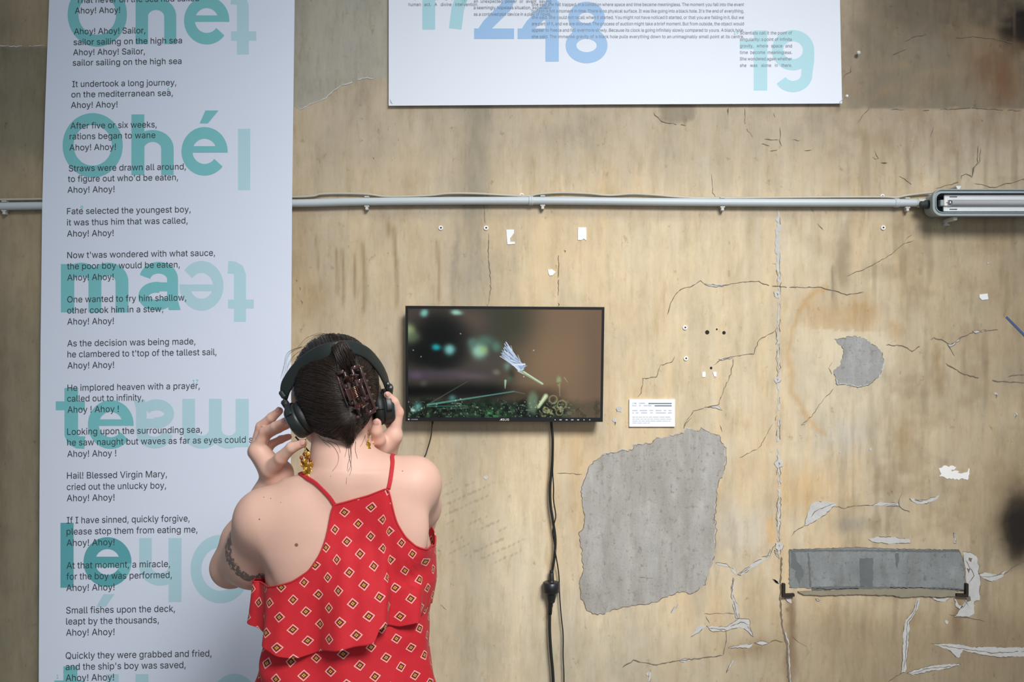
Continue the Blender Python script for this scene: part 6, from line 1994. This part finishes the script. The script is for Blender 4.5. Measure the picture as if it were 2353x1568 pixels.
# ------------------------------------------------------------------ hair claw clip
t0 = Hf.from_back(P(800, 848, -.9)); t1_ = Hf.from_back(P(838, 955, -.9))
cen = (t0 + t1_) / 2 + np.array((0, -.006, 0))
ay_ = (P(838, 955, -.9) - P(800, 848, -.9)); LC_ = np.linalg.norm(ay_); ay_ = ay_ / LC_
az_ = np.array((.10, -1.0, .12)); az_ = az_ - ay_ * az_.dot(ay_); az_ /= np.linalg.norm(az_)
ax_ = np.cross(ay_, az_)
if ax_[0] < 0: ax_ = -ax_
cl = empty('hair_claw_clip', tuple(cen)); tag(cl, 'clear brown plastic claw clip holding the hair twist', 'hair clip')
W_ = lambda x, y, z: cen + ax_ * x + ay_ * y + az_ * z
for s in (-1, 1):
    j = MB()
    hL = .042
    xi, xo = s * .007, s * .021
    # rails and cross bars of one jaw, bending down into the hair on the outer side
    j.add(*tube(catmull([W_(xi, -hL, .010), W_(xi, -hL * .4, .0135), W_(xi, hL * .4, .0135), W_(xi, hL, .010)], 20), .0032, 10))
    j.add(*tube(catmull([W_(xo, -hL * .98, .002), W_(xo, -hL * .4, .005), W_(xo, hL * .4, .005), W_(xo, hL * .98, .002)], 20), .0032, 10))
    for yy in (-1.0, -.38, .36, 1.0):
        j.add(*strap(catmull([W_(xi, hL * yy, .011), W_(s * .0145, hL * yy, .011), W_(xo, hL * yy * .98, .003)], 10), np.tile(ay_, (10, 1)), .009 if abs(yy) < 1 else .007, .0036))
    for k_ in range(7):
        yy = hL * (-.92 + 1.84 * k_ / 6)
        j.add(*tube(catmull([W_(xo, yy, .003), W_(xo + s * .005, yy, -.004), W_(xo + s * .002, yy, -.013), W_(xo - s * .008, yy, -.018)], 10), np.linspace(.0026, .0010, 10), 8))
    # finger wing
    for yy in (-.62, .58):
        pw = catmull([W_(xi, hL * (yy * .75), .012), W_(s * .004, hL * yy * .95, .019), W_(s * .009, hL * yy * 1.15, .026)], 10)
        j.add(*strap(pw, np.tile(ax_, (10, 1)), np.linspace(.007, .0165, 10), .0028))
    j.build('jaw', M['clip'], cl, True)
    wg = MB()
    wg.add(*strap(catmull([W_(s * .004, 0, .012), W_(s * .008, 0, .022), W_(s * .015, 0, .029)], 12), np.tile(ay_, (12, 1)), np.linspace(.016, .026, 12), .003))
    wg.build('finger_tab', M['clip'], cl, True)
mesh('hinge_pin', *tube([W_(0, -.014, .0125), W_(0, .014, .0125)], .0014, 8), M['spring'], cl, True)
tt = np.linspace(0, 1, 90)
hel = np.array([W_(.0042 * math.cos(u_ * 44), -.010 + .020 * u_, .0125 + .0042 * math.sin(u_ * 44)) for u_ in tt])
mesh('spring', *tube(hel, .0009, 6), M['spring'], cl, True)

# ------------------------------------------------------------------ earrings
def earring(name_label, topx, topy, Y, n_rows, seed):
    r_ = random.Random(seed)
    tpz = P(topx, topy, Y)
    e = empty('earring', tuple(tpz)); tag(e, name_label, 'earring', 'dangling gold earrings')
    st_ = MB()
    st_.add(*tube(catmull([tpz + (0, .004, .014), tpz + (0, -.002, .011), tpz], 10), .0009, 8))
    for k_ in range(3):
        a_ = np.linspace(0, 2 * math.pi, 14)
        c0 = tpz + np.array((0, 0, -.003 - .006 * k_))
        st_.add(*tube(np.array([c0 + ((.0022 * math.cos(u_)) * (k_ % 2), (.0022 * math.cos(u_)) * (1 - k_ % 2), .0035 * math.sin(u_)) for u_ in a_]), .0007, 6, False))
    st_.build('chain', M['gold'], e, True)
    rows = n_rows
    for i in range(rows):
        m_ = (2, 3, 3, 3, 2, 2, 1)[i] if rows > 3 else 1
        for k_ in range(m_):
            ox = (k_ - (m_ - 1) / 2) * .0075 + r_.uniform(-.001, .001)
            c0 = tpz + np.array((ox + .0006 * i, r_.uniform(-.004, .004), -.012 - .0065 * i + r_.uniform(-.001, .001)))
            ax0 = (r_.uniform(-.7, .7), -1, r_.uniform(-.3, .3))
            if i < 3 and rows > 3 and k_ % 2 == 0:
                mesh('bead', *ball(c0, (.0034, .003, .0038), 10), M['bead'], e, True)
            else:
                mesh('disc', *lathe([(.0030, -.0007), (.0044, -.0004), (.0046, 0), (.0044, .0004), (.0030, .0007)], c0, ax0, 16), M['gold'], e, True)
    return e


earring('long dangling gold disc earring under the ear cup beside the neck and thumb', 702, 1028, -.893, 7, 2)
earring('gold earring drop just showing between the nape and the far wrist', 846, 1008, -.868, 3, 5)
